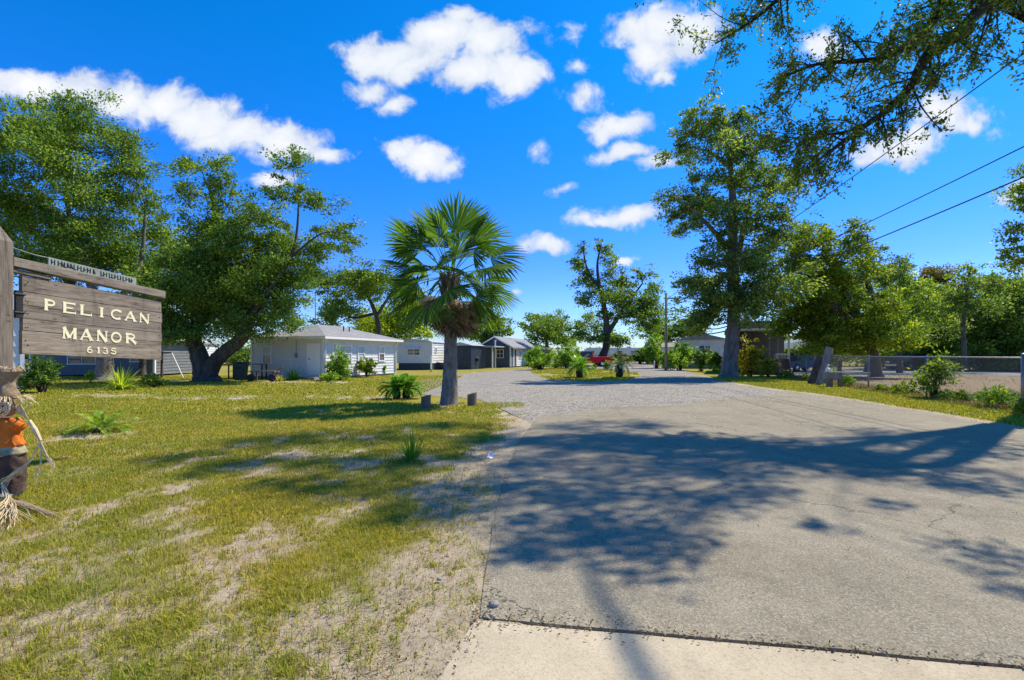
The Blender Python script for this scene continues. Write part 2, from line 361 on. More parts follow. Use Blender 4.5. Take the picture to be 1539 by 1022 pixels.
den = nt.math('ADD', den, nt.math('MULTIPLY_ADD', det2, .5, -.25))
front = nt.rng(sep.outputs[1], .05, .15)
alpha = nt.math('MULTIPLY', nt.rng(den, .06, .54, smooth=True), front)
body = nt.rng(den, .2, .9)
soft = nt.noise(wv, 9, 5, .55)
lum = nt.math('ADD', nt.math('MULTIPLY', body, .30), nt.math('MULTIPLY', soft, .5))
cl = nt.ramp(lum, (.26, C(.60, .69, .86)), (.44, C(.84, .89, .97)), (.62, C(1.0, 1.0, 1.0)))
clc = nt.new('ShaderNodeVectorMath', {0: cl, 3: CLOUD_LUM}, operation='SCALE').outputs[0]
col = nt.mix(nt.math('MULTIPLY', alpha, .97), skc, clc)
nt.put(bg.inputs[0], skc); bg.inputs[1].default_value = SKY_STR
bg2 = nt.new('ShaderNodeBackground', {0: col, 1: SKY_STR})              # the quarter of the sky that holds the clouds
ux = nt.math('ABSOLUTE', nt.math('DIVIDE', sep.outputs[0], yy)); uz = nt.math('DIVIDE', sep.outputs[2], yy)
sect = nt.math('MULTIPLY', nt.math('GREATER_THAN', sep.outputs[1], .1), nt.math('MULTIPLY', nt.math('LESS_THAN', ux, 1.35), nt.math('MULTIPLY', nt.math('LESS_THAN', uz, .85), nt.math('GREATER_THAN', uz, .05))))
mxs = nt.new('ShaderNodeMixShader', {0: sect}); nt.l.new(bg.outputs[0], mxs.inputs[1]); nt.l.new(bg2.outputs[0], mxs.inputs[2]); nt.l.new(mxs.outputs[0], nt.n['World Output'].inputs[0])
sl = bpy.data.lights.new('sun', 'SUN'); sl.energy = SUN_STR; sl.angle = R(.75); sl.color = SUN_COL
so = bpy.data.objects.new('sun', sl); COL.objects.link(so); so.location = (20, 13, 40)
so.rotation_euler = Vector([float(c) for c in SUN]).to_track_quat('Z', 'Y').to_euler()

# ------------------------------------------------------------------ ground
EDGE = np.array([gnd(*p)[:2] for p in ((714, 934), (728, 880), (740, 790), (757, 720), (775, 670), (795, 632))])
def left_edge(y): return np.interp(y, np.r_[-2, EDGE[:, 1]], np.r_[-1.3, EDGE[:, 0]])
REDGE = np.array([gnd(*p)[:2] for p in ((1539, 647), (1470, 634), (1400, 621), (1330, 610), (1250, 597), (1180, 587.5), (1120, 579.5), (1085, 573), (1050, 564))])
def right_edge(y): return np.interp(y, np.r_[-2, 4, REDGE[:, 1], 80], np.r_[9.1, 9.2, REDGE[:, 0], 16.5])
def fence_x(y): return 9.56 + .241 * y
PALM = gnd(675, 607)
def grass_amt(x, y):
    n1 = fbm(x * 1.1 + 3, y * .55 + 9, 4); n2 = fbm(x * .35 + 40, y * .25 + 3, 3); n3 = fbm(x * 4, y * 3, 3)
    n4 = fbm(x * 2.6 + 70, y * 1.5 + 31, 3)
    g = .42 + .7 * (n1 - .5) + .4 * (n2 - .5) + 1.3 * (n3 - .5) + 1.2 * (n4 - .5)
    g = g + .26 * sst(2.9, 5.6, y) + .26 * sst(6, 11, y)
    g = g - .16 * sst(4.2, 2.6, y) * sst(-1.4, -2.4, x)
    d = left_edge(y) - x
    near = (y < 13.5)
    g = g - np.where(near, 1.0 * sst(1.15, .15, d + .7 * (n1 - .5)), 0)
    g = g - .5 * sst(1.1, .3, np.hypot(x - PALM[0], (y - PALM[1]) * 1.2))
    tr = np.abs(y - (17.6 + .9 * np.sin(x * .21)) + 1.2 * (n1 - .5))
    g = g - np.where((x < -3.2) & (x > -16), .42 * sst(1.5, .3, tr) + .5 * (n4 - .45) * sst(1.6, .8, tr), 0)
    g = g - .55 * sst(.7, .2, np.hypot(x + 1.25, y - 6.8)) - .5 * sst(1.0, .3, np.hypot((x + 7.1) * .7, (y - 8.9) * 1.4))
    # bed along the houses
    g = g - np.where((x < -8), .7 * sst(1.3, .5, np.abs(y - 27.0 + .18 * (x + 14)) + .8 * (n1 - .5)), 0)
    v = (x > right_edge(y)) & (y > 0)
    g = np.where(v, .95 - .9 * sst(.9, .1, x - right_edge(y) + .6 * (n1 - .5)) - .4 * sst(.5, -.1, fence_x(y) - x), g)
    lot = sst(-.2, .3, x - fence_x(y) + .4 * (n1 - .5))
    g = np.where((x > fence_x(y) - .3) & (y < 200) & (y > -5), g * (1 - lot) + lot * np.where(y < 36, .12 + .5 * (n1 - .5), .55), g)
    return np.clip(g, 0, 1)
def axis(parts):
    return np.unique(np.concatenate([np.arange(a, b, s) for a, b, s in parts] + [np.array([parts[-1][1]])]))
gx = axis(((-3000, -200, 400), (-200, -60, 20), (-60, -20, 2), (-20, -8, .5), (-8, -5, .2), (-5, 1.5, .07), (1.5, 9, .4), (9, 20, .25), (20, 60, 2), (60, 200, 20), (200, 3001, 400)))
gy = axis(((-400, -20, 60), (-20, 1.6, 1.2), (1.6, 8, .07), (8, 16, .16), (16, 40, .4), (40, 90, 2), (90, 200, 15), (200, 4001, 500)))
X, Y = np.meshgrid(gx, gy); nx, ny = len(gx), len(gy)
GA = grass_amt(X, Y)
Z = -.022 + .016 * (fbm(X * 1.7, Y * 1.7, 4) - .5) + .010 * GA
dE = left_edge(Y) - X; Z = np.where((Y < 13) & (dE > -.3), Z + (-.004 - Z) * sst(.45, .05, dE), Z)
lotv = sst(-.1, .4, X - fence_x(Y)) * (Y < 90) * (Y > -10)
grey = lotv * sst(33, 36, Y) * sst(56, 50, Y)
tr = np.abs(Y - (17.6 + .9 * np.sin(X * .21)))
pale = np.where((X < -3.2) & (X > -19), sst(1.5, .2, tr) * sst(.40, .62, fbm(X * 1.3, Y * 2.2, 3) + .12 * sst(-9, -4, X)) * .8, 0)
i = np.arange(ny - 1)[:, None] * nx + np.arange(nx - 1)[None, :]
Q = np.stack([i, i + 1, i + 1 + nx, i + nx], -1).reshape(-1, 4)
me = raw_mesh('ground', np.stack([X, Y, Z], -1).reshape(-1, 3), Q, smooth=True, attr={'grass': GA, 'lot': lotv, 'grey': grey, 'pale': pale})
m, nt, b = newmat('ground'); M['ground'] = m
A = lambda k: nt.new('ShaderNodeAttribute', attribute_name=k).outputs['Fac']
v = objvec(nt)
fine = nt.noise(v, 26, 6, .7); mid = nt.noise(v, 4.5, 5, .6); big = nt.noise(v, .6, 4, .6); tiny = nt.noise(v, 140, 3, .7)
sand = nt.mix(nt.rng(fine, .3, .7), C(.37, .295, .195), C(.52, .43, .305))
sand = nt.mix(nt.math('MULTIPLY', nt.rng(mid, .5, .68), .45), sand, C(.21, .18, .14))
sand = nt.mix(nt.rng(tiny, .64, .74, 0, .3), sand, C(.16, .13, .095))
sand = nt.mix(A('pale'), sand, nt.mix(nt.rng(fine, .35, .65), C(.34, .31, .26), C(.52, .49, .43)))
lawn = nt.ramp(nt.math('ADD', nt.math('MULTIPLY', fine, .6), nt.math('MULTIPLY', mid, .4)), (.3, C(.10, .11, .018)), (.5, C(.23, .22, .040)), (.7, C(.36, .32, .085)))
lawn = nt.mix(nt.rng(big, .38, .62, 0, .55), lawn, nt.mix(1.0, lawn, C(1.45, 1.15, 1.0), 'MULTIPLY'))
gf = nt.math('ADD', A('grass'), nt.math('MULTIPLY_ADD', fine, .9, -.45))
base = nt.mix(nt.rng(gf, .18, .62), sand, lawn)
tan = nt.mix(nt.rng(fine, .3, .7), C(.24, .175, .105), C(.40, .305, .20)); tan = nt.mix(nt.rng(gf, .25, .55, 0, .7), tan, C(.22, .20, .05))
base = nt.mix(nt.math('MULTIPLY', A('lot'), .92), base, nt.mix(nt.rng(A('grass'), .4, .6, 0, .6), tan, lawn))
base = nt.mix(A('grey'), base, nt.mix(nt.rng(fine, .3, .7), C(.24, .235, .23), C(.36, .35, .34)))
nt.put(b.inputs['Base Color'], base); b.inputs['Roughness'].default_value = .95; b.inputs['Specular IOR Level'].default_value = .1
bh = nt.math('ADD', nt.math('MULTIPLY', fine, .7), nt.math('MULTIPLY', tiny, .3))
bp = nt.new('ShaderNodeBump', {'Strength': .9, 'Distance': .03, 'Height': bh}); nt.put(b.inputs['Normal'], bp.outputs[0])
tag(link('ground', me, m), 'grassy and sandy ground of the whole lot', None, None, 'structure')

def sheet(name, poly, z, mat, label, depth=.06, wob=0, step=.0):
    P = [np.array(p[:2], float) for p in poly]; out = []
    for a, c in zip(P, P[1:] + P[:1]):
        n = 1 if not step else max(1, int(np.linalg.norm(c - a) / (step * max(1, .08 * a[1]))))
        for k in range(n):
            q = a + (c - a) * k / n
            if wob:
                s = wob * max(1., .06 * q[1]); q = q + s * np.array((fbm(q[0:1] * 2.1, q[1:2] * 2.1)[0] - .5, fbm(q[0:1] * 2.1 + 50, q[1:2] * 2.1)[0] - .5)) * 2
            out.append(q)
    n = len(out)
    o = MB().add([(*q, z) for q in out] + [(*q, z - depth) for q in out], [tuple(range(n))] + [(i, n + i, n + (i + 1) % n, (i + 1) % n) for i in range(n)]).build(name, mat)
    me = o.data
    import bmesh
    bm = bmesh.new(); bm.from_mesh(me); bmesh.ops.recalc_face_normals(bm, faces=bm.faces)
    if max(bm.faces, key=lambda f: f.calc_area()).normal.z < 0: bmesh.ops.reverse_faces(bm, faces=bm.faces)
    bm.to_mesh(me); bm.free()
    return tag(o, label, None, None, 'structure')
def pavemat(name, lo, hi, agg, crack=True, bump=.6):
    m, nt, b = newmat(name); v = objvec(nt)
    n1 = nt.noise(v, .55, 5, .6); n2 = nt.noise(v, 60, 4, .75); n3 = nt.noise(v, 6, 5, .6)
    vo = nt.new('ShaderNodeTexVoronoi', {'Vector': v, 'Scale': 120.0})
    f = nt.math('ADD', nt.math('MULTIPLY', n2, .5), nt.math('MULTIPLY_ADD', n3, .3, nt.math('MULTIPLY', n1, .35)))
    col = nt.ramp(f, (.44, lo), (.68, hi))
    gr = nt.new('ShaderNodeSeparateColor', {0: vo.outputs['Color']}).outputs[0]
    col = nt.mix(nt.math('MULTIPLY', nt.rng(gr, .74, .95), agg), col, C(.50, .46, .37))
    col = nt.mix(nt.math('MULTIPLY', nt.rng(gr, .2, .05), agg), col, C(.07, .065, .06))
    st = nt.rng(nt.noise(v, .9, 6, .65, .8), .50, .72, 0, .5)
    col = nt.mix(st, col, nt.mix(1.0, col, C(.62, .60, .58), 'MULTIPLY'))
    tyre = nt.rng(nt.noise(objvec(nt, (1.5, .10, 1)), 1.4, 4, .6, .4), .52, .68, 0, .38)
    col = nt.mix(tyre, col, nt.mix(1.0, col, C(.70, .69, .68), 'MULTIPLY'))
    h = nt.math('ADD', nt.math('MULTIPLY', n2, .6), nt.math('MULTIPLY', vo.outputs['Distance'], .5))
    if crack:
        nv = nt.new('ShaderNodeTexNoise', {'Vector': v, 'Scale': 2.2, 'Detail': 6, 'Roughness': .65}); wv = nt.vmath('ADD', v, nt.new('ShaderNodeVectorMath', {0: nt.vmath('SUBTRACT', nv.outputs['Color'], (.5, .5, .5)).outputs[0], 3: .55}, operation='SCALE').outputs[0]).outputs[0]
        ce = nt.new('ShaderNodeTexVoronoi', {'Vector': wv, 'Scale': .32}, feature='DISTANCE_TO_EDGE')
        ck = nt.math('MULTIPLY', nt.rng(ce.outputs['Distance'], .0030, .0010), nt.rng(nt.noise(v, .45, 3), .40, .48))
        col = nt.mix(nt.math('MULTIPLY', ck, .8), col, C(.045, .04, .034))
    nt.put(b.inputs['Base Color'], col); b.inputs['Roughness'].default_value = .92; b.inputs['Specular IOR Level'].default_value = .2
    bp = nt.new('ShaderNodeBump', {'Strength': bump, 'Distance': .008, 'Height': h}); nt.put(b.inputs['Normal'], bp.outputs[0])
    return m
M['pave'] = pavemat('old_paving', C(.185, .160, .112), C(.315, .272, .19), .42)
M['apron'] = pavemat('apron_concrete', C(.38, .315, .212), C(.52, .435, .30), .22, crack=False, bump=.3)
M['street'] = pavemat('street_asphalt', C(.05, .05, .05), C(.075, .073, .07), .3, crack=False)
def gravelmat():
    m, nt, b = newmat('grey_gravel'); v = objvec(nt)
    vo = nt.new('ShaderNodeTexVoronoi', {'Vector': v, 'Scale': 16.0}); vo2 = nt.new('ShaderNodeTexVoronoi', {'Vector': v, 'Scale': 42.0})
    s1 = nt.new('ShaderNodeSeparateColor', {0: vo.outputs['Color']}).outputs[0]; s2 = nt.new('ShaderNodeSeparateColor', {0: vo2.outputs['Color']}).outputs[1]
    f = nt.math('ADD', nt.math('MULTIPLY', s1, .45), nt.math('MULTIPLY_ADD', s2, .35, nt.math('MULTIPLY', nt.noise(v, 1.3, 5, .6), .35)))
    col = nt.ramp(f, (.2, C(.095, .087, .076)), (.5, C(.245, .224, .192)), (.85, C(.43, .39, .335)))
    col = nt.mix(nt.rng(nt.noise(v, .35, 5, .65, .6), .5, .7, 0, .5), col, C(.40, .33, .24))
    nt.put(b.inputs['Base Color'], col); b.inputs['Roughness'].default_value = .95; b.inputs['Specular IOR Level'].default_value = .15
    bp = nt.new('ShaderNodeBump', {'Strength': 1.0, 'Distance': .04, 'Height': nt.math('MULTIPLY_ADD', vo.outputs['Distance'], -1.0, 1.0)}); nt.put(b.inputs['Normal'], bp.outputs[0])
    return m
M['gravel'] = gravelmat()
gp = [gnd(*p) for p in ((810, 640), (770, 622), (742, 608), (722, 601), (690, 597), (650, 594), (618, 590), (596, 585), (602, 578), (640, 570), (690, 563), (745, 557.6), (800, 553.5), (838, 551), (868, 548.5), (905, 546), (950, 545), (985, 543.3), (1003, 543), (1014, 546), (1018, 550), (1030, 557), (1052, 564), (1087, 573), (1122, 580), (1184, 589), (1120, 612), (1000, 625), (900, 632))]
sheet('gravel_drive', gp, -.003, M['gravel'], 'grey gravel drive winding back past the cottages', .08, .16, .5)
fp = np.array([gnd(*p)[:2] for p in ((1130, 594), (1110, 597), (1060, 603), (1000, 607), (900, 612), (850, 618), (797, 631))]); ft = np.r_[0, np.cumsum(np.linalg.norm(np.diff(fp, axis=0), axis=1))]
FAR = []
for t_ in np.arange(.2, ft[-1] - .15, .16):           # ragged edge where gravel has drifted over the old paving
    q_ = np.array((np.interp(t_, ft, fp[:, 0]), np.interp(t_, ft, fp[:, 1]))); k_ = min(1, (ft[-1] - t_) / 1.5)
    FAR.append(q_ + k_ * np.array((0, 2.4 * (fbm(np.array([t_ * .9]), np.array([3.3]), 4)[0] - .55) + .5 * (rng.random() - .5))))
pp = [np.array((9.0, 1.145))] + [np.array((9.2, 4.))] + list(REDGE[:6]) + FAR + [np.array(e) for e in EDGE[::-1][1:-1]] + [gnd(722, 929)[:2]]
sheet('paved_drive', pp, .004, M['pave'], 'worn grey paved driveway crossed by tree shade', .09, .02, .25)
ap = [gnd(714, 934.5)[:2], gnd(690, 970)[:2], gnd(660, 1022)[:2], np.array((-.8, 1.3)), np.array((-1.3, .2)), np.array((-1.8, -1.5)), np.array((9.6, -1.5)), np.array((9.0, 1.11))]
sheet('apron', ap, .008, M['apron'], 'pale concrete apron between the street and the driveway', .09, .012, .2)
sheet('street', [(-80, -9.5), (80, -9.5), (80, -1.56), (-80, -1.56)], .004, M['street'], 'asphalt street', .05)
isl = [gnd(*p) for p in ((828, 571), (880, 573.5), (940, 572), (962, 566), (958, 560), (930, 556), (880, 554), (830, 553), (800, 555), (798, 560), (812, 566))]
m, nt, b = newmat('island_turf'); v = objvec(nt); fine = nt.noise(v, 14, 6, .7); big = nt.noise(v, .7, 4)
lw = nt.ramp(fine, (.3, C(.11, .12, .018)), (.5, C(.25, .24, .05)), (.7, C(.36, .32, .09))); lw = nt.mix(nt.rng(big, .5, .62), lw, nt.mix(nt.rng(fine, .3, .7), C(.32, .26, .19), C(.48, .41, .32)))
nt.put(b.inputs['Base Color'], lw); b.inputs['Roughness'].default_value = 1; b.inputs['Specular IOR Level'].default_value = .1
M['turf'] = m
sheet('grass_island', isl, .006, m, 'thin grass island in the gravel drive planted with cycads', .06, .25, .4)
# ------------------------------------------------------------------ foliage
def unit(n, r):
    v = r.normal(size=(n, 3)); return v / np.linalg.norm(v, axis=1)[:, None]
def leaf_arrays(P, L, W, r, up=.35, T=None, jit=.35):
    n = len(P); N = unit(n, r) + (0, 0, up); N /= np.linalg.norm(N, axis=1)[:, None]
    T = unit(n, r) if T is None else T + .5 * unit(n, r)
    T = T - N * (T * N).sum(1)[:, None]; T /= np.linalg.norm(T, axis=1)[:, None] + 1e-9
    B = np.cross(N, T); s = r.uniform(1 - jit, 1 + jit, n)[:, None]
    V = np.stack([P - T * L * s * .5, P + B * W * s * .5 - T * L * s * .05, P + T * L * s * .5, P - B * W * s * .5 - T * L * s * .05], 1).reshape(-1, 3)
    return V, np.arange(n * 4).reshape(-1, 4)
def crown_points(clumps, n, r, flat=.55, subs=1.0, tight=.5):
    """clumps: (centre, (rx, ry, rz)); returns leaf points, outward directions, twig-cluster centres per clump"""
    wts = np.array([c[1][0] * c[1][2] + .3 * c[1][1] * c[1][0] for c in clumps]); wts /= wts.sum()
    PP, DD, SUBS = [], [], []; global TONE; TN_ = []
    for (c, rad), wt in zip(clumps, wts):
        rad = np.array(rad); k = max(5, int(subs * r.integers(11, 16))); m = max(20, int(n * wt))
        u = unit(k, r) * (r.random(k)[:, None] ** .45) * np.where(r.random(k) < .18, 1.3, .95)[:, None]; sc = np.array(c) + u * rad
        sr = rad.mean() * r.uniform(.20, .52, k)
        a = r.integers(0, k, m); g = r.normal(size=(m, 3)) * (1, 1, flat)
        g *= np.minimum(1, 2.2 / (np.linalg.norm(g, axis=1)[:, None] + 1e-9))
        tv = np.clip(r.normal(.5, .24, k) + r.normal(0, .10), .03, 1); TN_.append(tv[a])
        PP.append(sc[a] + g * (sr[a] * tight)[:, None] * 1.15); DD.append(sc[a] - np.array(c) + g * .3); SUBS.append(sc)
    TONE = np.repeat(np.concatenate(TN_), 4)
    return np.concatenate(PP), np.concatenate(DD), SUBS
def tree(name, label, cat, base, limbs, clumps, Y, mat='oak', bark='bark', leafpx=4.2, dens=3.0, group=None, r0=None, seed=1, flat=.6, depth=1.0, twigs=True, subs=1.25, tight=.54, wratio=.5, grow=1.08, fill=.36):
    """limbs: [(px, py, dY, r), ...] lists; clumps: (px, py, rx, ry[, dY]) in photo units at distance Y, turned into real sizes"""
    r = np.random.default_rng(seed); s = Y / F
    root = thing(name, label, cat, base, 0, group)
    CL = []
    clumps = [(c[0], c[1], c[2] * grow, c[3] * grow, *c[4:]) for c in clumps]
    extra = []
    for i in range(len(clumps)):
        for j in range(i):
            a, b = clumps[i], clumps[j]; d = math.hypot(a[0] - b[0], a[1] - b[1])
            if d < 1.0 * (a[2] + b[2]) and r.random() < fill: extra.append(((a[0] + b[0]) / 2 + r.uniform(-4, 4), (a[1] + b[1]) / 2 + r.uniform(-4, 4), (a[2] + b[2]) * .34, (a[3] + b[3]) * .34))
    clumps = clumps + extra
    for c in clumps:
        px, py, rx, ry = c[:4]; dy = c[4] if len(c) > 4 else r.uniform(-1, 1) * depth * rx * s * 1.3
        CL.append((at(px, py, Y) + (0, dy, 0), (rx * s, max(rx, ry) * s * depth, ry * s)))
    area = sum(math.pi * c[2] * c[3] for c in clumps) * .75
    n = int(dens * DENS * area / (leafpx ** 2 * wratio * .5))
    P, D, SUB = crown_points(CL, n, r, flat, subs, tight)
    L = leafpx * s
    V, Qd = leaf_arrays(P, L, L * wratio, r, .35, D)
    tb = MB(base); nodes = []
    for lb in limbs:
        pts = np.array([[*(at(px, py, Y) + (0, dy, 0)), rr] for px, py, dy, rr in lb])
        pts = smooth_path(pts, 5)
        if pts[0][2] < .6:                       # root flare
            pts = np.vstack([[*pts[0][:2], -.1, pts[0][3] * 1.45], [*(pts[0][:2] * .9 + pts[1][:2] * .1), .12, pts[0][3] * 1.18], pts[1:]])
        tb.tube(pts[:, :3], pts[:, 3], 9, True, .07); nodes += [p for p in pts[2:]]
    nodes = np.array(nodes) if nodes else None
    if nodes is not None:
        for (c, rad), sc in zip(CL, SUB):
            d = np.linalg.norm(nodes[:, :3] - c, axis=1) + np.maximum(0, nodes[:, 2] - c[2]) * 1.0
            p = nodes[d.argmin()]; r1 = min(p[3] * .45, .018 + .010 * np.linalg.norm(c - p[:3]))
            mid = (p[:3] + c) / 2 + r.normal(size=3) * .08 * np.linalg.norm(c - p[:3]) - (0, 0, .06 * np.linalg.norm(c - p[:3]))
            path = smooth_path(np.array([[*p[:3], r1], [*mid, r1 * .75], [*c, r1 * .45]]), 4)
            tb.tube(path[:, :3], path[:, 3], 5, False)
            if twigs:
                for q in sc[: max(4, int(len(sc) * .7))]:
                    st = path[r.integers(len(path) // 2, len(path))][:3]
                    mm = (st + q) / 2 + r.normal(size=3) * .1 * np.linalg.norm(q - st)
                    tb.tube([st, mm, q], [r1 * .38, r1 * .25, r1 * .1], 4, False)
    if tb.v: tb.build('trunk', M[bark], root, True)
    link('crown', raw_mesh('crown', V - np.array(base), Qd, attr={'tone': TONE}), M[mat], root)
    return root
def bush(name, label, cat, px, base_py, top_py, wpx, mat='bright', Y=None, leafpx=3.6, dens=2.6, group=None, seed=1, ragged=1.0, stems=True, up=.25, wratio=.5, tight=.55):
    r = np.random.default_rng(seed); b = gnd(px, base_py) if Y is None else np.array(((px - CX) / F * Y, Y, 0.))
    Y = b[1]; s = Y / F; h = (base_py - top_py) * s; wd = wpx * s / 2
    root = thing(name, label, cat, b, 0, group); CL = []
    k = 7
    for i in range(k):
        a = 2 * math.pi * i / k + r.uniform(-.4, .4); q = r.uniform(.3, .62)
        rr = wd * r.uniform(.34, .52)
        CL.append((b + (math.cos(a) * wd * q, math.sin(a) * wd * q, h * r.uniform(.28, .62)), (rr, rr, h * r.uniform(.22, .34))))
    CL.append((b + (0, 0, h * .68), (wd * .5, wd * .5, h * .34)))
    n = int(1.9 * dens * wpx * (base_py - top_py) * .9 / (leafpx ** 2 * wratio * .5))
    P, D, SUB = crown_points(CL, n, r, .8, .8, tight * ragged)
    P[:, 2] = np.maximum(P[:, 2], .03)
    V, Qd = leaf_arrays(P, leafpx * s, leafpx * s * wratio, r, up, D + (0, 0, .3 * wd))
    if stems:
        tb = MB(b)
        for (c, rad), sc in zip(CL, SUB):
            st = b + np.array((r.uniform(-.12, .12) * wd, r.uniform(-.12, .12) * wd, -.05))
            tb.tube(smooth_path(np.array([st, (st + c) / 2 + (0, 0, .1 * h), c]), 3), [.03 * wd + .006] * 3 + [.02 * wd + .005] * 3 + [.008], 4, False)
        tb.build('stems', M['twig'], root)
    link('foliage', raw_mesh('foliage', V - b, Qd, attr={'tone': TONE}), M[mat], root)
    return root
def blades_arrays(root, n, L, W, r, spread=(.1, 1.0), droop=.5, rad=.05, seg=4):
    V, Qd = [], []
    for i in range(n):
        a = r.uniform(0, 2 * math.pi); t = r.uniform(*spread); l = L * r.uniform(.65, 1.1)
        d = np.array((math.cos(a) * math.sin(t), math.sin(a) * math.sin(t), math.cos(t))); side = np.array((-math.sin(a), math.cos(a), 0))
        p = root + np.array((math.cos(a), math.sin(a), 0)) * rad * r.random(); b0 = len(V)
        for k in range(seg + 1):
            f = k / seg; w = W * (1 - f ** 2.2) * (.75 + .5 * f * (1 - f)) + .0006
            q = p + d * l * f + np.array((math.cos(a) * .35, math.sin(a) * .35, -1)) * droop * l * f ** 2.2 * math.sin(t)
            V += [q - side * w / 2, q + side * w / 2]
        Qd += [(b0 + 2 * k, b0 + 2 * k + 1, b0 + 2 * k + 3, b0 + 2 * k + 2) for k in range(seg)]
    return np.array(V), np.array(Qd)
def blade_plant(name, label, cat, loc, n, L, W, mat, spread=(.05, .9), droop=.5, rad=.05, group=None, seed=1):
    V, Qd = blades_arrays(np.zeros(3), n, L, W, np.random.default_rng(seed), spread, droop, rad)
    V[:, 2] = np.maximum(V[:, 2], .0)
    o = link(name, raw_mesh(name, V, Qd), M[mat], None, loc)
    return tag(o, label, cat, group)
# ---- cycads: every frond its own part
def cycad_frond(L, n=34, lw=.016, ll=.19, arch=.55, lift=1.0, twist=0, seed=0):
    r = np.random.default_rng(seed); V, Qd = [], []
    t = np.linspace(0, 1, 12); ang = lift - arch * 2.0 * t ** 1.3; dx = np.cos(ang); dz = np.sin(ang)
    px = np.r_[0, np.cumsum((dx[1:] + dx[:-1]) / 2)] / 11 * L; pz = np.r_[0, np.cumsum((dz[1:] + dz[:-1]) / 2)] / 11 * L
    f = lambda u: np.array((np.interp(u, t, px), 0, np.interp(u, t, pz)))
    for k in range(11):
        for sd in ((-.006, 0), (.006, 0)): pass
        a, b_ = f(t[k]), f(t[k + 1]); w = .009 * (1 - t[k] * .7); i = len(V)
        V += [a + (0, -w, 0), a + (0, w, 0), b_ + (0, w, 0), b_ + (0, -w, 0)]; Qd.append((i, i + 1, i + 2, i + 3))
    for k in range(n):
        u = .10 + .9 * k / n; p = f(u); tg = f(min(1, u + .03)) - f(u - .03); tg /= np.linalg.norm(tg)
        l = ll * (math.sin(math.pi * (u * .86 + .10)) ** .6) * r.uniform(.88, 1.1)
        nrm = np.array((-tg[2], 0, tg[0]))
        for sgn in (-1, 1):
            d = np.array((0, sgn, 0)) * .80 + tg * .52 + nrm * .30; d /= np.linalg.norm(d)
            e = p + d * l - np.array((0, 0, 1)) * l * .10; m_ = p + d * l * .55; w = np.cross(d, nrm); w /= np.linalg.norm(w); i = len(V)
            V += [p - w * lw * .3, m_ - w * lw * .5, e, m_ + w * lw * .5]; Qd.append((i, i + 1, i + 2, i + 3))
    return np.array(V), np.array(Qd)
def cycad(name, label, loc, L, n, trunk_h=0, trunk_r=.2, mat='sago', arch=.55, lifts=(.1, 1.2), leaf=.19, lw=.016, group='cycads planted about the lot', seed=1, heads=((0, 0),), nl=34):
    r = np.random.default_rng(seed); root = thing(name, label, 'cycad', loc, 0, group)
    protos = [raw_mesh('frond', *cycad_frond(L, nl, lw, leaf, arch * a, l, 0, seed * 10 + i)) for i, (a, l) in enumerate(((.75, lifts[1]), (.95, .65 * lifts[1] + .35 * lifts[0]), (1.05, .35 * lifts[1] + .65 * lifts[0]), (1.0, lifts[0])))]
    for me in protos: me.materials.append(M[mat])
    for hx, hy in heads:
        if trunk_h:
            z = np.linspace(-.05, trunk_h, 9); pr = [(trunk_r * (.85 + .3 * math.sin(math.pi * (q + .05) / (trunk_h + .05)) + .06 * (-1) ** k), q) for k, q in enumerate(z)]
            MB().lathe((hx, hy, 0), pr + [(trunk_r * .5, trunk_h + .05)], 12).build('trunk', M['sago_trunk'], root)
        for i in range(n):
            k = min(3, int(4 * i / n)); o = bpy.data.objects.new('frond', protos[k]); COL.objects.link(o); o.parent = root
            a = i * 2.39996 + r.uniform(-.15, .15)
            o.location = (hx + .04 * math.cos(a), hy + .04 * math.sin(a), trunk_h + .02); o.rotation_euler = (r.uniform(-.25, .25), r.uniform(-.1, .1), a)
            q = r.uniform(.85, 1.1); o.scale = (q, q, q)
    return root
# ---- the fan palm: each fan and each hanging dead fan is a part
def fan(Lp, Rb, span, nseg, cup, droop, seed, seg_tip=.45, dead=False):
    r = np.random.default_rng(seed); V, Qd = [], []
    t = np.linspace(0, 1, 6); pz = -.10 * Lp * t ** 2 - (0.25 * Lp * t ** 2 if dead else 0)
    for k in range(5):
        i = len(V); w0, w1 = .028 * (1 - .5 * t[k]), .028 * (1 - .5 * t[k + 1])
        for a, ww in ((k, w0), (k + 1, w1)): V += [np.array((t[a] * Lp, -ww, pz[a])), np.array((t[a] * Lp, 0, pz[a] - ww * .9)), np.array((t[a] * Lp, ww, pz[a]))]
        Qd += [(i, i + 1, i + 4, i + 3), (i + 1, i + 2, i + 5, i + 4)]
    o = np.array((Lp, 0, pz[-1])); dth = span / nseg
    for k in range(nseg):
        th = -span / 2 + (k + .5) * dth; l = Rb * (.72 + .28 * math.cos(th * .62)) * r.uniform(.93, 1.06)
        d = np.array((math.cos(th), math.sin(th), 0)); sd = np.array((-math.sin(th), math.cos(th), 0)); i = len(V)
        for f in (.03, .35, .64, .84, 1.0):
            hw = math.tan(dth / 2) * l * f if f <= .64 else math.tan(dth / 2) * l * .64 * (1 - (f - .64) / .36) ** .75 + .002
            z = -cup * (abs(math.sin(th)) * f) ** 1.5 * l - droop * l * max(0, f - .4) ** 1.6 - .12 * l * f * f
            j = r.normal() * .02 * f * l
            p = o + d * l * f * (1 - .25 * droop * max(0, f - .5)) + np.array((0, 0, z)) + sd * j
            V += [p - sd * hw, p + np.array((0, 0, .55 * hw)), p + sd * hw]
        Qd += [(i + 3 * q + c, i + 3 * q + c + 1, i + 3 * q + c + 4, i + 3 * q + c + 3) for q in range(4) for c in (0, 1)]
    return np.array(V), np.array(Qd)
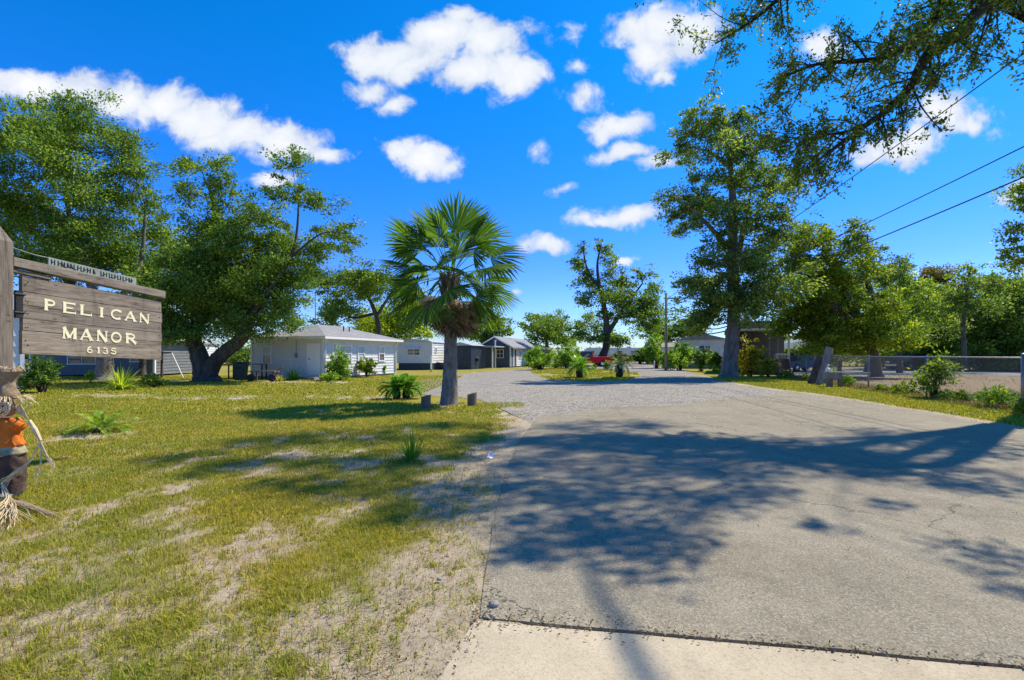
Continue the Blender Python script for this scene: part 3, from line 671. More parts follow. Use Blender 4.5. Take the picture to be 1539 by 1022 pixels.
def fan_palm(loc):
    root = thing('fan_palm', 'tall fan palm with shaggy skirt of dead fronds between two log stumps', 'palm', loc)
    r = np.random.default_rng(5); H = 3.62
    z = np.r_[-.1, .05, .3, .8, 1.3, 1.8, 2.2, 2.6, 3.0, H]; rad = np.array((.30, .265, .235, .21, .19, .178, .172, .17, .17, .15))
    zz = np.linspace(-.1, H, 46); rr = np.interp(zz, z, rad) * (1 + .018 * np.where(np.arange(46) % 2, 1, -1))
    MB().tube([(.02 * math.sin(q * 1.2) + .012 * q, 0, q) for q in zz], rr, 18, True, .03).build('trunk', M['palm_trunk'], root, True)
    def place(me, nm, a, el, z, roll, sc):
        o = bpy.data.objects.new(nm, me); COL.objects.link(o); o.parent = root
        o.matrix_local = Matrix.Translation((.04 + .1 * math.cos(a), .1 * math.sin(a), z)) @ Matrix.Rotation(a, 4, 'Z') @ Matrix.Rotation(-el, 4, 'Y') @ Matrix.Rotation(roll, 4, 'X') @ Matrix.Scale(sc, 4)
    green = []
    for k in range(6):
        me = raw_mesh('frond', *fan(1.16, 1.12, R(175 + 18 * (k % 3)), 29, .12 + .08 * (k % 3), .06 + .16 * (k % 2), 60 + k)); me.materials.append(M['frond']); green.append(me)
    # (azimuth deg, elevation deg, roll deg) - azimuth 0 = camera right, 90 = away
    fr = []
    N = 35
    for i in range(N):
        a = i * 137.5 + 20; el = 84 - 126 * (i / (N - 1)) ** .9
        fr.append((a, el, r.uniform(-40, 40)))
    for a, el, ro in fr:
        place(green[r.integers(6)], 'frond', R(a), R(el), H - .12 + .3 * (el + 50) / 130, R(ro), r.uniform(.82, 1.0) * (1 if el > 20 else .93))
    hb = MB()
    for i in range(60):
        a = i * 2.39996; z = H - .95 + .95 * i / 60; q_ = .20 + .05 * math.sin(i * 1.7); hb.tube([(.16 * math.cos(a), .16 * math.sin(a), z - .12), (q_ * math.cos(a), q_ * math.sin(a), z + .06), ((q_ + .07) * math.cos(a), (q_ + .07) * math.sin(a), z + .2)], [.05, .04, .015], 5)
    hb.build('boot_stubs', M['dead'], root)
    dead = []
    for k in range(4):
        me = raw_mesh('dead_frond', *fan(.75, .85, R(95 + 20 * k), 24, .5, .5, 90 + k, dead=True)); me.materials.append(M['dead']); dead.append(me)
    for i in range(58):
        a = i * 137.5 + r.uniform(-10, 10); el = -38 - 48 * (i / 57) ** .7
        place(dead[r.integers(4)], 'dead_frond', R(a), R(el), H - .15 - .55 * (i / 57) * r.uniform(.5, 1), R(r.uniform(-70, 70)), r.uniform(.62, .84))
    tb = MB()                                     # orange-brown frond bases crossing at the heart
    for i in range(22):
        a = i * 2.4; tb.tube([(.03 + .16 * math.cos(a), .16 * math.sin(a), H - .55), (.03 + .22 * math.cos(a), .22 * math.sin(a), H - .2), (.03 + .3 * math.cos(a), .3 * math.sin(a), H + .1)], [.04, .035, .02], 5)
    tb.build('frond_bases', M['dead'], root)
    return root

# ------------------------------------------------------------------ trees of the place
W = lambda px, Y: np.array(((px - CX) / F * Y, Y, 0.))
T = 'trees standing about the lot'
tree('oak_tree', 'big oak crown rising behind the wooden sign', 'tree', W(155, 29), [[(155, 570, 0, .5), (158, 540, 0, .4), (150, 480, 0, .36), (130, 400, 0, .2), (100, 300, 0, .11), (110, 200, 0, .05)], [(152, 490, 0, .24), (188, 400, 1, .14), (200, 310, 1, .07)], [(150, 500, 0, .3), (80, 420, 1, .22), (20, 330, 1, .14)]],
     [(45, 200, 50, 38), (95, 182, 50, 30), (150, 185, 42, 36), (185, 225, 36, 36), (60, 255, 66, 44), (135, 262, 60, 46), (198, 278, 38, 36), (30, 325, 55, 46), (105, 340, 62, 40), (165, 345, 52, 36), (-50, 235, 60, 60), (-50, 335, 60, 60), (222, 305, 26, 24), (75, 395, 70, 40), (10, 410, 60, 40), (215, 262, 20, 16), (15, 178, 34, 22), (114, 160, 20, 13), (68, 166, 18, 12), (100, 225, 60, 44), (50, 300, 60, 50), (150, 315, 60, 44), (85, 365, 70, 44), (165, 395, 60, 44), (0, 260, 50, 50), (180, 240, 36, 40), (20, 375, 60, 40)], 29, 'oak', 'bark_grey', 3.8, 1.75, T, seed=3, fill=.15, grow=.95)
tree('oak_tree', 'pale green oak filling the gap between the sign and the forked oak', 'tree', W(214, 33), [[(214, 566, 0, .2), (216, 500, 0, .15), (222, 450, 0, .08)]],
     [(205, 385, 46, 34), (255, 378, 36, 32), (250, 430, 46, 36), (232, 338, 30, 24), (180, 420, 40, 34), (215, 470, 50, 34), (262, 490, 36, 26), (228, 505, 36, 20), (285, 405, 26, 28)], 33, 'oak', 'bark', 3.9, 2.5, T, seed=4)
tree('oak_tree', 'dark oak with a massive forked trunk beside the white cottage', 'tree', gnd(309, 574), [[(309, 574, 0, .62), (306, 558, 0, .52), (298, 530, 0, .42), (290, 505, 0, .37), (294, 470, .5, .32), (305, 400, .8, .24), (312, 330, .8, .17), (305, 285, .8, .12), (292, 258, .8, .05)], [(312, 566, 0, .45), (326, 545, -.2, .40), (345, 528, -.4, .36), (368, 511, -.5, .34), (378, 490, -.5, .30), (371, 455, -.4, .25), (362, 410, -.2, .19), (352, 370, 0, .12), (350, 330, 0, .06)], [(377, 495, -.5, .22), (400, 465, -1, .16), (428, 430, -1.2, .12), (448, 380, -.6, .08), (452, 320, -.3, .05), (450, 285, -.3, .025)], [(445, 390, -.6, .07), (490, 355, -.6, .04), (530, 355, -.6, .015)]],
     [(300, 252, 40, 26), (276, 288, 26, 24), (328, 278, 26, 24), (345, 330, 44, 34), (398, 332, 40, 30), (300, 352, 40, 34), (370, 388, 54, 42), (318, 420, 54, 40), (425, 392, 44, 38), (272, 428, 34, 34), (300, 470, 48, 32), (362, 455, 50, 34), (418, 445, 44, 36), (448, 415, 34, 34), (455, 258, 28, 22), (440, 298, 28, 20), (478, 308, 36, 22), (500, 340, 34, 20), (534, 360, 18, 15), (468, 368, 34, 28), (402, 490, 42, 20), (436, 476, 26, 20), (262, 490, 32, 24), (330, 300, 22, 16), (515, 372, 16, 10), (330, 385, 60, 40), (390, 430, 60, 44), (300, 395, 50, 40), (345, 440, 60, 40), (410, 370, 50, 40), (260, 455, 44, 40), (390, 470, 54, 34), (320, 500, 50, 18), (235, 480, 40, 40)], 27, 'oak', 'bark', 4.0, 2.3, T, seed=5, fill=.12, grow=1.0)
tree('oak_tree', 'spreading oak with open limbs behind the white cottage roof', 'tree', W(568, 47), [[(572, 556, 0, .28), (570, 500, 0, .24), (562, 465, 0, .19), (545, 435, 0, .12), (520, 425, 0, .06)], [(566, 475, 0, .16), (585, 445, 0, .11), (600, 420, 0, .06)], [(560, 470, 1, .15), (520, 475, 1, .11), (500, 445, 1, .06)]],
     [(488, 425, 24, 18), (520, 415, 34, 20), (562, 412, 34, 22), (500, 452, 26, 20), (535, 440, 26, 16), (575, 432, 26, 18), (596, 440, 20, 22), (500, 482, 26, 18), (520, 470, 20, 14), (478, 410, 14, 10)], 47, 'oak', 'bark', 3.8, 2.3, T, seed=6)
tree('oak_tree', 'yellow green tree crowding between the white cottage and the mobile home', 'tree', W(588, 53), [[(588, 553, 0, .25), (588, 520, 0, .2), (586, 490, 0, .12)]],
     [(560, 485, 30, 18), (590, 475, 30, 26), (612, 470, 24, 28), (570, 502, 32, 16), (600, 502, 30, 20), (590, 525, 18, 18), (625, 490, 22, 22), (545, 490, 24, 14), (636, 465, 20, 24), (640, 500, 18, 14)], 53, 'yellow', 'bark', 3.6, 2.4, T, seed=7)
tree('oak_tree', 'dull green tree half hidden behind the palm crown', 'tree', W(728, 62), [[(725, 552, 0, .3), (728, 510, 0, .2), (735, 485, 0, .1)]],
     [(732, 488, 22, 18), (752, 486, 18, 14), (716, 500, 22, 18), (742, 502, 20, 14), (700, 490, 20, 20), (764, 496, 9, 9), (730, 520, 14, 12)], 62, 'oak', 'bark', 3.4, 2.6, T, seed=8)
tree('oak_tree', 'round dark tree beyond the slate roofed cottage', 'tree', W(822, 78), [[(822, 547, 0, .4), (822, 520, 0, .3), (820, 490, 0, .15)]],
     [(796, 492, 16, 12), (815, 478, 20, 13), (838, 482, 16, 14), (822, 496, 26, 14), (806, 508, 24, 12), (846, 500, 14, 13), (838, 514, 24, 11), (858, 510, 12, 10)], 78, 'oak', 'bark', 3.4, 2.7, T, seed=9)
tree('oak_tree', 'tall leaning tree with two bare topped spires above the red pickup', 'tree', W(902, 66), [[(901, 550, 0, .62), (906, 535, 0, .52), (911, 520, 0, .46), (912, 490, 0, .4), (906, 450, 0, .3), (900, 425, 0, .22), (898, 395, 0, .15), (904, 365, 0, .06)], [(902, 435, 0, .22), (885, 410, 0, .15), (878, 385, 0, .1), (878, 362, 0, .04)], [(911, 505, 0, .32), (930, 475, 0, .25), (948, 450, 0, .17), (966, 425, 0, .09)], [(930, 478, 0, .2), (960, 470, 0, .13), (985, 450, 0, .06)]],
     [(878, 372, 9, 12), (872, 396, 16, 10), (904, 368, 12, 11), (917, 386, 13, 15), (864, 394, 11, 8), (890, 422, 24, 15), (880, 446, 18, 17), (922, 416, 17, 17), (907, 452, 30, 22), (884, 488, 26, 17), (868, 502, 16, 9), (918, 498, 24, 17), (944, 434, 22, 17), (964, 412, 17, 13), (984, 436, 15, 18), (960, 462, 28, 20), (988, 464, 11, 22), (976, 490, 20, 15), (938, 472, 20, 16), (894, 510, 20, 9), (932, 515, 18, 9)], 66, 'oak', 'bark', 3.5, 2.6, T, seed=10, tight=.6, fill=.3, grow=1.0)
tree('oak_tree', 'hazy olive tree behind the utility pole', 'tree', W(985, 80), [[(985, 545, 0, .3), (985, 505, 0, .2), (980, 480, 0, .1)]],
     [(972, 500, 18, 14), (990, 488, 16, 16), (1012, 496, 16, 14), (1034, 490, 18, 16), (990, 510, 22, 10), (1025, 505, 20, 9), (1055, 492, 16, 14), (962, 484, 12, 10)], 80, 'oak', 'bark', 3.3, 2.4, T, seed=11)
tree('oak_tree', 'tall slender oak on the gravel edge beside the porch house', 'tree', gnd(1096, 567), [[(1096, 567, 0, .56), (1097, 545, 0, .47), (1100, 515, 0, .44), (1103, 480, 0, .40), (1102, 430, 0, .36), (1101, 385, 0, .33), (1102, 330, 0, .26), (1100, 280, 0, .19), (1096, 240, 0, .13), (1086, 200, 0, .06)], [(1102, 392, 0, .24), (1085, 372, -.5, .19), (1060, 350, -1, .14), (1030, 322, -1.2, .07)], [(1102, 395, 0, .24), (1117, 370, .5, .18), (1128, 330, .8, .12), (1140, 280, 1, .06)], [(1096, 250, 0, .13), (1065, 232, -.3, .09), (1035, 226, -.5, .04)], [(1101, 470, 0, .25), (1140, 440, -1, .15), (1175, 415, -1.5, .07)]],
     [(1052, 182, 22, 20), (1032, 212, 26, 20), (1088, 196, 26, 22), (1118, 188, 20, 16), (1006, 226, 15, 11), (1062, 238, 38, 24), (1112, 236, 32, 24), (1148, 238, 28, 20), (1168, 268, 22, 20), (1014, 288, 25, 20), (1048, 300, 36, 24), (1012, 325, 20, 16), (1100, 298, 44, 28), (1150, 298, 36, 26), (1184, 282, 14, 17), (1030, 342, 26, 14), (1076, 348, 38, 20), (1132, 340, 38, 26), (1052, 398, 36, 14), (1100, 400, 36, 24), (1150, 380, 38, 30), (1034, 424, 20, 15), (1052, 448, 34, 22), (1088, 440, 40, 26), (1142, 430, 42, 30), (1176, 425, 26, 26), (1062, 474, 40, 17), (1106, 474, 36, 14), (1155, 460, 36, 22), (1040, 168, 10, 12), (1105, 172, 10, 9), (1150, 210, 14, 12), (1180, 350, 20, 22), (1040, 490, 26, 10)], 31.7, 'oak_blue', 'bark_grey', 4.2, 2.35, T, seed=12)
tree('oak_tree', 'dark oak leaning out over the chain link fence behind the planks', 'tree', W(1315, 33), [[(1318, 566, 0, .33), (1312, 530, 0, .32), (1295, 505, 0, .32), (1262, 480, -.5, .36), (1230, 455, -1, .26), (1208, 425, -1.2, .15)], [(1300, 510, 0, .4), (1280, 460, 0, .28), (1255, 400, .3, .17), (1235, 350, .3, .07)], [(1308, 520, 0, .35), (1315, 470, 0, .25), (1300, 410, 0, .14)]],
     [(1212, 400, 32, 28), (1248, 380, 34, 28), (1278, 412, 24, 20), (1230, 438, 44, 30), (1280, 448, 40, 32), (1198, 455, 30, 30), (1238, 490, 36, 26), (1298, 490, 30, 24), (1228, 345, 26, 22), (1205, 365, 22, 22), (1265, 350, 20, 14), (1215, 515, 30, 18), (1250, 522, 34, 14), (1310, 455, 20, 24), (1185, 400, 16, 22), (1200, 490, 34, 20), (1290, 520, 40, 18), (1250, 418, 36, 30), (1320, 505, 30, 22), (1300, 475, 30, 26, -2.2), (1272, 470, 30, 26, -2.2), (1300, 510, 34, 20, -2), (1215, 470, 36, 30)], 33, 'thicket', 'bark', 4.0, 2.4, T, seed=13, fill=.32)
tree('pine_tree', 'thin topped tree with layered open boughs above the thicket', 'tree', W(1305, 42), [[(1306, 560, 0, .3), (1305, 450, 0, .22), (1304, 400, 0, .15), (1304, 352, 0, .05)]],
     [(1304, 356, 20, 9), (1290, 372, 16, 7), (1318, 374, 18, 7), (1300, 392, 32, 9), (1330, 394, 20, 7), (1348, 402, 18, 6), (1355, 414, 22, 9), (1320, 415, 34, 14), (1285, 415, 26, 14)], 42, 'oak_blue', 'bark', 3.6, 2.2, T, seed=14, fill=.1, grow=1.0)
tree('oak_tree', 'rusty tipped tree in the middle of the thicket', 'tree', W(1398, 56), [[(1395, 552, 0, .22), (1396, 490, 0, .16), (1400, 420, 0, .08)]],
     [(1396, 412, 28, 10), (1415, 420, 16, 10), (1380, 425, 18, 12), (1402, 440, 26, 18), (1380, 455, 26, 20), (1410, 470, 34, 26), (1385, 490, 36, 26), (1420, 500, 34, 20)], 56, 'brownish', 'bark', 3.5, 2.4, T, seed=15)
tree('oak_tree', 'tangled yellow olive tree behind the parked dark car', 'tree', W(1382, 50), [[(1388, 555, 0, .2), (1390, 500, 0, .16), (1388, 440, 0, .07)], [(1392, 540, 0, .12), (1420, 480, 0, .08), (1430, 440, 0, .04)]],
     [(1350, 440, 30, 24), (1372, 470, 34, 26), (1410, 470, 34, 30), (1432, 440, 24, 20), (1350, 490, 30, 26), (1395, 500, 36, 20), (1425, 500, 26, 24), (1340, 515, 24, 16), (1420, 425, 20, 14), (1330, 465, 24, 30), (1370, 430, 30, 18), (1365, 515, 34, 16), (1390, 480, 40, 34), (1440, 520, 30, 14), (1335, 430, 26, 24), (1345, 410, 24, 14), (1340, 535, 26, 10), (1400, 535, 30, 10), (1360, 545, 36, 10), (1430, 545, 30, 10)], 50, 'yellow', 'bark', 3.6, 2.2, T, seed=16, fill=.3, grow=1.05)
tree('oak_tree', 'lush light green tree massed over the fence corner', 'tree', W(1500, 46), [[(1505, 556, 0, .3), (1500, 520, 0, .25), (1490, 460, 0, .12)]],
     [(1458, 448, 30, 22), (1492, 436, 34, 22), (1530, 430, 32, 22), (1468, 482, 38, 26), (1520, 470, 40, 30), (1450, 508, 32, 22), (1495, 515, 42, 24), (1540, 510, 40, 30), (1570, 450, 40, 40), (1600, 500, 50, 50), (1480, 420, 16, 10), (1560, 415, 30, 20), (1440, 468, 18, 16), (1500, 470, 44, 34), (1470, 515, 44, 22), (1430, 505, 26, 24), (1520, 530, 50, 16), (1545, 475, 40, 34), (1430, 530, 30, 14), (1475, 545, 40, 12), (1530, 550, 40, 14), (1420, 545, 24, 10), (1500, 548, 50, 10), (1560, 545, 50, 12)], 46, 'oak', 'bark', 3.8, 2.0, T, seed=17, fill=.3, grow=1.05)
tree('oak_tree', 'tall oak reaching in past the fence above the light green tree', 'tree', W(1625, 19), [[(1630, 600, 0, .35), (1625, 500, 0, .3), (1610, 420, 0, .22), (1590, 350, 0, .14), (1560, 310, 0, .06)]],
     [(1532, 345, 20, 24), (1545, 300, 18, 22), (1552, 385, 26, 22), (1590, 330, 36, 40), (1585, 270, 34, 30), (1620, 380, 44, 40), (1640, 300, 50, 50), (1690, 360, 50, 60), (1536, 380, 14, 12), (1545, 268, 14, 10), (1660, 240, 50, 40)], 19, 'oak', 'bark', 4.8, 2.0, T, seed=18)
tree('oak_tree', 'airy dull green tree rising above the bright shrub beyond the lot', 'tree', W(1452, 42), [[(1450, 557, 0, .2), (1448, 490, 0, .15), (1455, 430, 0, .08), (1460, 400, 0, .03)]],
     [(1455, 408, 20, 12), (1438, 425, 18, 12), (1474, 424, 20, 14), (1450, 445, 26, 16), (1430, 462, 22, 16), (1475, 462, 24, 18), (1450, 490, 30, 20)], 42, 'oak_blue', 'bark', 3.8, 1.7, T, seed=22, fill=.1)
tree('oak_tree', 'sparse dark tree with ragged boughs in front of the rusty tipped tree', 'tree', W(1352, 40), [[(1352, 560, 0, .2), (1350, 490, 0, .14), (1346, 430, 0, .07)]],
     [(1345, 424, 20, 10), (1362, 440, 22, 12), (1335, 452, 20, 14), (1368, 468, 26, 14), (1342, 485, 28, 16), (1372, 500, 26, 14)], 40, 'oak_dark', 'bark', 3.8, 1.8, T, seed=23, fill=.1)
# far wood that closes the horizon
r = np.random.default_rng(99); CLf = []
for x in np.arange(-420, 421, 9.0):
    for k in range(2):
        CLf.append(((x + r.uniform(-5, 5), 235 + r.uniform(-18, 22), r.uniform(1.0, 2.5)), (r.uniform(5, 9), 5, r.uniform(1.5, 3.0))))
P, D, S_ = crown_points(CLf, 26000, r, .8); P[:, 2] = np.maximum(P[:, 2], .1)
V, Qd = leaf_arrays(P, 1.5, .8, r)
tag(link('distant_woods', raw_mesh('distant_woods', V, Qd, attr={'tone': TONE}), M['oak_dark']), 'low dark line of distant woods on the horizon', 'woods', None, 'stuff')
CLf = []
for px, Y, h in [(p, 58 + 10 * r.random(), r.uniform(3.2, 6.2)) for p in range(1175, 1900, 18)] + [(p, 62 + 12 * r.random(), r.uniform(2.0, 4.5)) for p in range(-60, 470, 26)]:
    c = W(px, Y); CLf.append(((c[0], c[1], h * .5), (2.6, 2, h * .5)))
P, D, S_ = crown_points(CLf, 80000, r, .8); P[:, 2] = np.maximum(P[:, 2], .05)
V, Qd = leaf_arrays(P, .40, .22, r)
tag(link('undergrowth', raw_mesh('undergrowth', V, Qd, attr={'tone': TONE}), M['oak']), 'dark undergrowth massed behind the lots', 'undergrowth', None, 'stuff')

# ------------------------------------------------------------------ the oaks that overhang the driveway
def leafy_limbs(root_loc, limbs, n_branch, r, leafL=.066, bl=(.7, 1.5), dens=13, down=.15, first=.18):
    """limbs (x,y,z,r); branches, twigs and single leaves grow along them; returns wood MB and leaf arrays"""
    tb = MB(root_loc); LP, LT = [], []
    for lb, nb, vis in limbs:
        pts = smooth_path(np.array(lb, float), 6); tb.tube(pts[:, :3], pts[:, 3], 9, True, .06)
        seg = np.linalg.norm(np.diff(pts[:, :3], axis=0), axis=1); cum = np.r_[0, np.cumsum(seg)] / seg.sum()
        for k in range(nb):
            u = first + (1 - first) * (k + r.random()) / nb; p = np.array([np.interp(u, cum, pts[:, c]) for c in range(4)])
            i = min(len(pts) - 2, int(np.searchsorted(cum, u)) - 1); tg = pts[i + 1][:3] - pts[i][:3]; tg /= np.linalg.norm(tg)
            d = unit(1, r)[0]; d = d - tg * d.dot(tg) * .8 + tg * .55 + np.array((0, 0, -down)); d /= np.linalg.norm(d)
            l = r.uniform(*bl) * (1.1 - .45 * u); e = p[:3] + d * l + unit(1, r)[0] * .15 * l
            mid = (p[:3] + e) / 2 + unit(1, r)[0] * .12 * l; br = min(p[3] * .5, .022)
            path = smooth_path(np.array([[*p[:3], br], [*mid, br * .7], [*e, br * .3]]), 4); tb.tube(path[:, :3], path[:, 3], 5, False)
            for q in range(int(7 + 5 * l)):
                s0 = path[r.integers(1, len(path))][:3]; dd = d * .6 + unit(1, r)[0] + np.array((0, 0, -down * .6)); dd /= np.linalg.norm(dd)
                tl = r.uniform(.2, .5) * min(1.3, .6 + l * .4); e2 = s0 + dd * tl
                tb.tube([s0, (s0 + e2) / 2 + unit(1, r)[0] * .04, e2], [br * .28, br * .2, .0022], 3, False)
                m_ = int(dens * r.uniform(.6, 1.3)); f = r.uniform(.25, 1.08, m_)[:, None]
                LP.append(s0 + (e2 - s0) * f + r.normal(size=(m_, 3)) * .045); LT.append(np.tile(dd, (m_, 1)))
    P = np.concatenate(LP); V, Qd = leaf_arrays(P, leafL, leafL * .46, r, .5, np.concatenate(LT))
    return tb, V, Qd
r = np.random.default_rng(21)
ob = np.array((13.3, 12.4, 0.))
def lp(px, py, y, rr): return (*at(px, py, y), rr)
L1 = [(13.2, 12.3, 5.8, .24), lp(1640, -120, 10.9, .17), lp(1495, -5, 10.5, .12), lp(1440, 48, 10.4, .105), lp(1393, 84, 10.3, .09), lp(1368, 130, 10.3, .078), lp(1332, 166, 10.3, .064), lp(1290, 196, 10.3, .05), lp(1255, 222, 10.3, .036), lp(1215, 252, 10.3, .018)]
L2 = [(13.2, 12.5, 6.8, .22), lp(1600, -180, 11.8, .155), lp(1440, -20, 11.6, .11), lp(1385, 52, 11.6, .09), lp(1335, 84, 11.6, .068), lp(1285, 92, 11.6, .05), lp(1230, 96, 11.6, .036), lp(1165, 120, 11.6, .018)]
L3 = [(13.1, 12.6, 8.0, .2), lp(1500, -230, 12.8, .13), lp(1300, -110, 12.6, .09), lp(1190, -20, 12.6, .055), lp(1135, 28, 12.6, .036), lp(1075, 66, 12.6, .016)]
L1b = [lp(1300, 188, 10.3, .045), lp(1262, 200, 10.5, .03), lp(1225, 205, 10.7, .018), lp(1195, 225, 10.8, .009)]
trunk = [(13.35, 12.4, -.1, .66), (13.3, 12.4, .3, .52), (13.2, 12.35, 2.0, .44), (13.2, 12.3, 4.2, .38), (13.15, 12.4, 6.4, .30), (13.1, 12.6, 8.2, .20), (13.0, 12.8, 9.6, .10)]
tb, V1, Q1 = leafy_limbs(ob, [(L1, 60, 1), (L2, 62, 1), (L3, 52, 1), (L1b, 12, 1)], 0, r, first=.36, bl=(.7, 1.8), dens=21, leafL=.082)
tp = smooth_path(np.array(trunk), 5); tb.tube(tp[:, :3], tp[:, 3], 12, True, .05)
# crown above and beside the frame; it is what dapples the driveway and the lawn
def clump_for_shadow(px, py, rpx, hmin=5.0):
    s = gnd(px, py)
    for h in np.arange(hmin, 15.5, .25):
        c = s + SUN / SUN[2] * h; X_, Y_ = c[0], c[1]; rr = rpx * s[1] / F
        qx, qy = CX + F * X_ / Y_, HY - F * (c[2] - CAM_H) / Y_; rp = (rr + .35) * F / Y_
        if qy < -rp * 1.05 or qx > 1539 + rp * 1.1: return c, rr
    return None
CLS = []
for q in SHADE:
    g_ = clump_for_shadow(q[0], q[1], q[2], q[3] if len(q) > 3 else 5.5)
    if g_ is not None: CLS.append((g_[0], (g_[1] * 1.2, g_[1] * 1.3, g_[1] * .6)))
    else: print('no clump for', q)
arr = [(V1, Q1)]
P, D, SUB = crown_points(CLS, SHADE_N, r, .9, 1.5, .85)
V2, Q2 = leaf_arrays(P, .115, .058, r, .4, D)
nod = tp
for (c, rad), sc in zip(CLS, SUB):
    h0 = nod[np.argmin(np.abs(nod[:, 2] - max(9.5, c[2])))]
    mid = (h0[:3] + c) / 2; mid[2] = max(h0[2], c[2]) + 1.2; d = np.linalg.norm(c - h0[:3])
    pa = smooth_path(np.array([[*h0[:3], min(.014, .008 + .001 * d)], [*mid, .010], [*c, .007]]), 4); tb.tube(pa[:, :3], pa[:, 3], 5, False)
    for q in sc[:7]: tb.tube([pa[-2][:3], (pa[-2][:3] + q) / 2, q], [.006, .005, .003], 3, False)
V = np.concatenate([V1, V2]); Qd = np.concatenate([Q1, Q2 + len(V1)])
root = thing('oak_tree', 'large oak overhanging the driveway with bare dark limbs against the sky', 'tree', ob, 0, T)
tb.build('trunk', M['twig'], root, True)
link('crown', raw_mesh('crown', V - ob, Qd, attr={'tone': np.r_[np.repeat(np.clip(r.normal(.5, .25, len(Q1)), .03, 1), 4), TONE]}), M['oak_near'], root)

# a second roadside oak behind the camera: its long limb lays the trunk-like shadow over the apron
o2 = np.array((9.2, -4.2, 0.)); tb = MB(o2)
tr2 = smooth_path(np.array([(9.2, -4.2, -.1, .5), (9.2, -4.2, .3, .38), (9.0, -4.0, 2.5, .32), (8.6, -3.2, 5.0, .26), (8.2, -2.6, 7.5, .18), (8.0, -2.2, 10.0, .08)]), 5); tb.tube(tr2[:, :3], tr2[:, 3], 12, True, .05)
LS = [(8.6, -3.2, 5.0, .16), (7.3, 1.0, 8.2, .06), *[(*(gnd(px, py) + SUN / SUN[2] * h), rr) for px, py, h, rr in ((960, 1015, 9.3, .050), (925, 930, 9.5, .046), (885, 850, 9.6, .040), (862, 790, 9.7, .03), (840, 730, 9.8, .018))]]
LA = np.array(LS); cu = np.r_[0, np.cumsum(np.linalg.norm(np.diff(LA[:, :3], axis=0), axis=1))]; ls = np.stack([np.interp(np.linspace(0, cu[-1], 44), cu, LA[:, c]) for c in range(4)], 1); ls[1:-1, :3] += r.normal(size=(42, 3)) * .012; tb.tube(ls[:, :3], ls[:, 3], 9, True, .05)
CL2 = [(np.array(c) + r.normal(size=3) * .3, (1.1, 1.1, .7)) for c in ((8.2, -2.5, 9.5), (9.4, -3.8, 8.8), (8.8, -5.0, 9.6), (7.4, -3.6, 8.6), (8.0, -1.4, 10.2), (10.0, -5.2, 8.0), (7.6, -4.8, 9.4))]
P, D, SUB = crown_points(CL2, 9000, r, .7, 1.2, .6); V, Qd = leaf_arrays(P, .11, .055, r, .4, D)
for c, rad in CL2: tb.tube([tr2[-8][:3], (tr2[-8][:3] + c) / 2 + (0, 0, .3), c], [.06, .04, .02], 5, False)
root = thing('oak_tree', 'roadside oak standing behind the viewer with one long limb over the apron', 'tree', o2, 0, T)
tb.build('trunk', M['bark'], root, True); link('crown', raw_mesh('crown', V - o2, Qd, attr={'tone': TONE}), M['oak_near'], root)

# ------------------------------------------------------------------ palms, cycads, shrubs
fan_palm(PALM)
cycad('cycad', 'clumped green cycad on the lawn to one side of the fan palm', gnd(602, 599), .58, 30, .28, .11, 'sago', .62, (.1, 1.35), .17, .024, seed=2, heads=((-.12, 0), (.16, .1)))
cycad('cycad', 'low flat yellowish cycad alone on the lawn near the scarecrow', gnd(150, 648), .62, 22, .03, .1, 'sago_lawn', .62, (.22, .95), .13, .034, seed=3, nl=15)
cycad('cycad', 'dark green cycad on a stout stub trunk in the grass island', gnd(871, 568), .98, 40, .62, .19, 'sago', .60, (.0, 1.2), .22, .040, seed=4, nl=22)
cycad('cycad', 'thin greyish cycad on a pale barrel trunk at the island edge', gnd(931, 568), .82, 24, .78, .20, 'sago_pale', .75, (-.15, 1.1), .17, .034, seed=5, nl=22)
blade_plant('iris_plant', 'bright green spiky clump in the bare patch of lawn before the palm', 'plant', gnd(619, 690), 95, .47, .017, 'yucca', (.05, 1.0), .5, .10, seed=6)
blade_plant('flower_stalk', 'single upright pale blade rising from the spiky clump', 'stalk', gnd(620, 690) + (0, .03, 0), 3, .70, .022, 'yucca', (.0, .06), .1, .01, seed=16)
G1 = 'shrubs planted along the cottages'
blade_plant('blade_shrub', 'yellow green arching blade plant under the sign beside the grey trunk', 'plant', gnd(182, 585), 130, 1.25, .06, 'yellow', (.1, 1.2), .6, .2, G1, 7)
blade_plant('blade_shrub', 'dark spiky cycad like plant against the shaded white wall', 'plant', gnd(441, 571), 90, 1.15, .045, 'sago', (.1, 1.3), .6, .15, G1, 8)
blade_plant('blade_shrub', 'small yellow blade plant by the shaded white wall', 'plant', gnd(421, 573), 45, .55, .05, 'gold', (.1, 1.0), .5, .1, G1, 9)
bush('shrub', 'dark palmy shrub below the sign and next to its post', 'shrub', 62, 590, 534, 62, 'oak_dark', leafpx=6, group=G1, seed=20, wratio=.28)
bush('shrub', 'light green shrub with reaching stems at the cottage corner', 'shrub', 509, 571, 524, 46, 'bright', leafpx=4.2, group=G1, seed=21, ragged=1.25, wratio=.35)
bush('shrub', 'low spreading bright plant at the foot of the cottage corner', 'shrub', 497, 574, 560, 40, 'bright', leafpx=3.6, group=G1, seed=22, stems=False)
bush('shrub', 'grey green shrub below the middle cottage window', 'shrub', 552, 567, 534, 32, 'thicket', leafpx=3.4, group=G1, seed=23)
bush('shrub', 'small round shrub below the brown screened window', 'shrub', 573, 564, 543, 18, 'bright', leafpx=3.2, group=G1, seed=24)
bush('shrub', 'low dark shrub beneath the end of the wooden sign', 'shrub', 228, 582, 560, 44, 'oak_dark', leafpx=4, group=G1, seed=25)
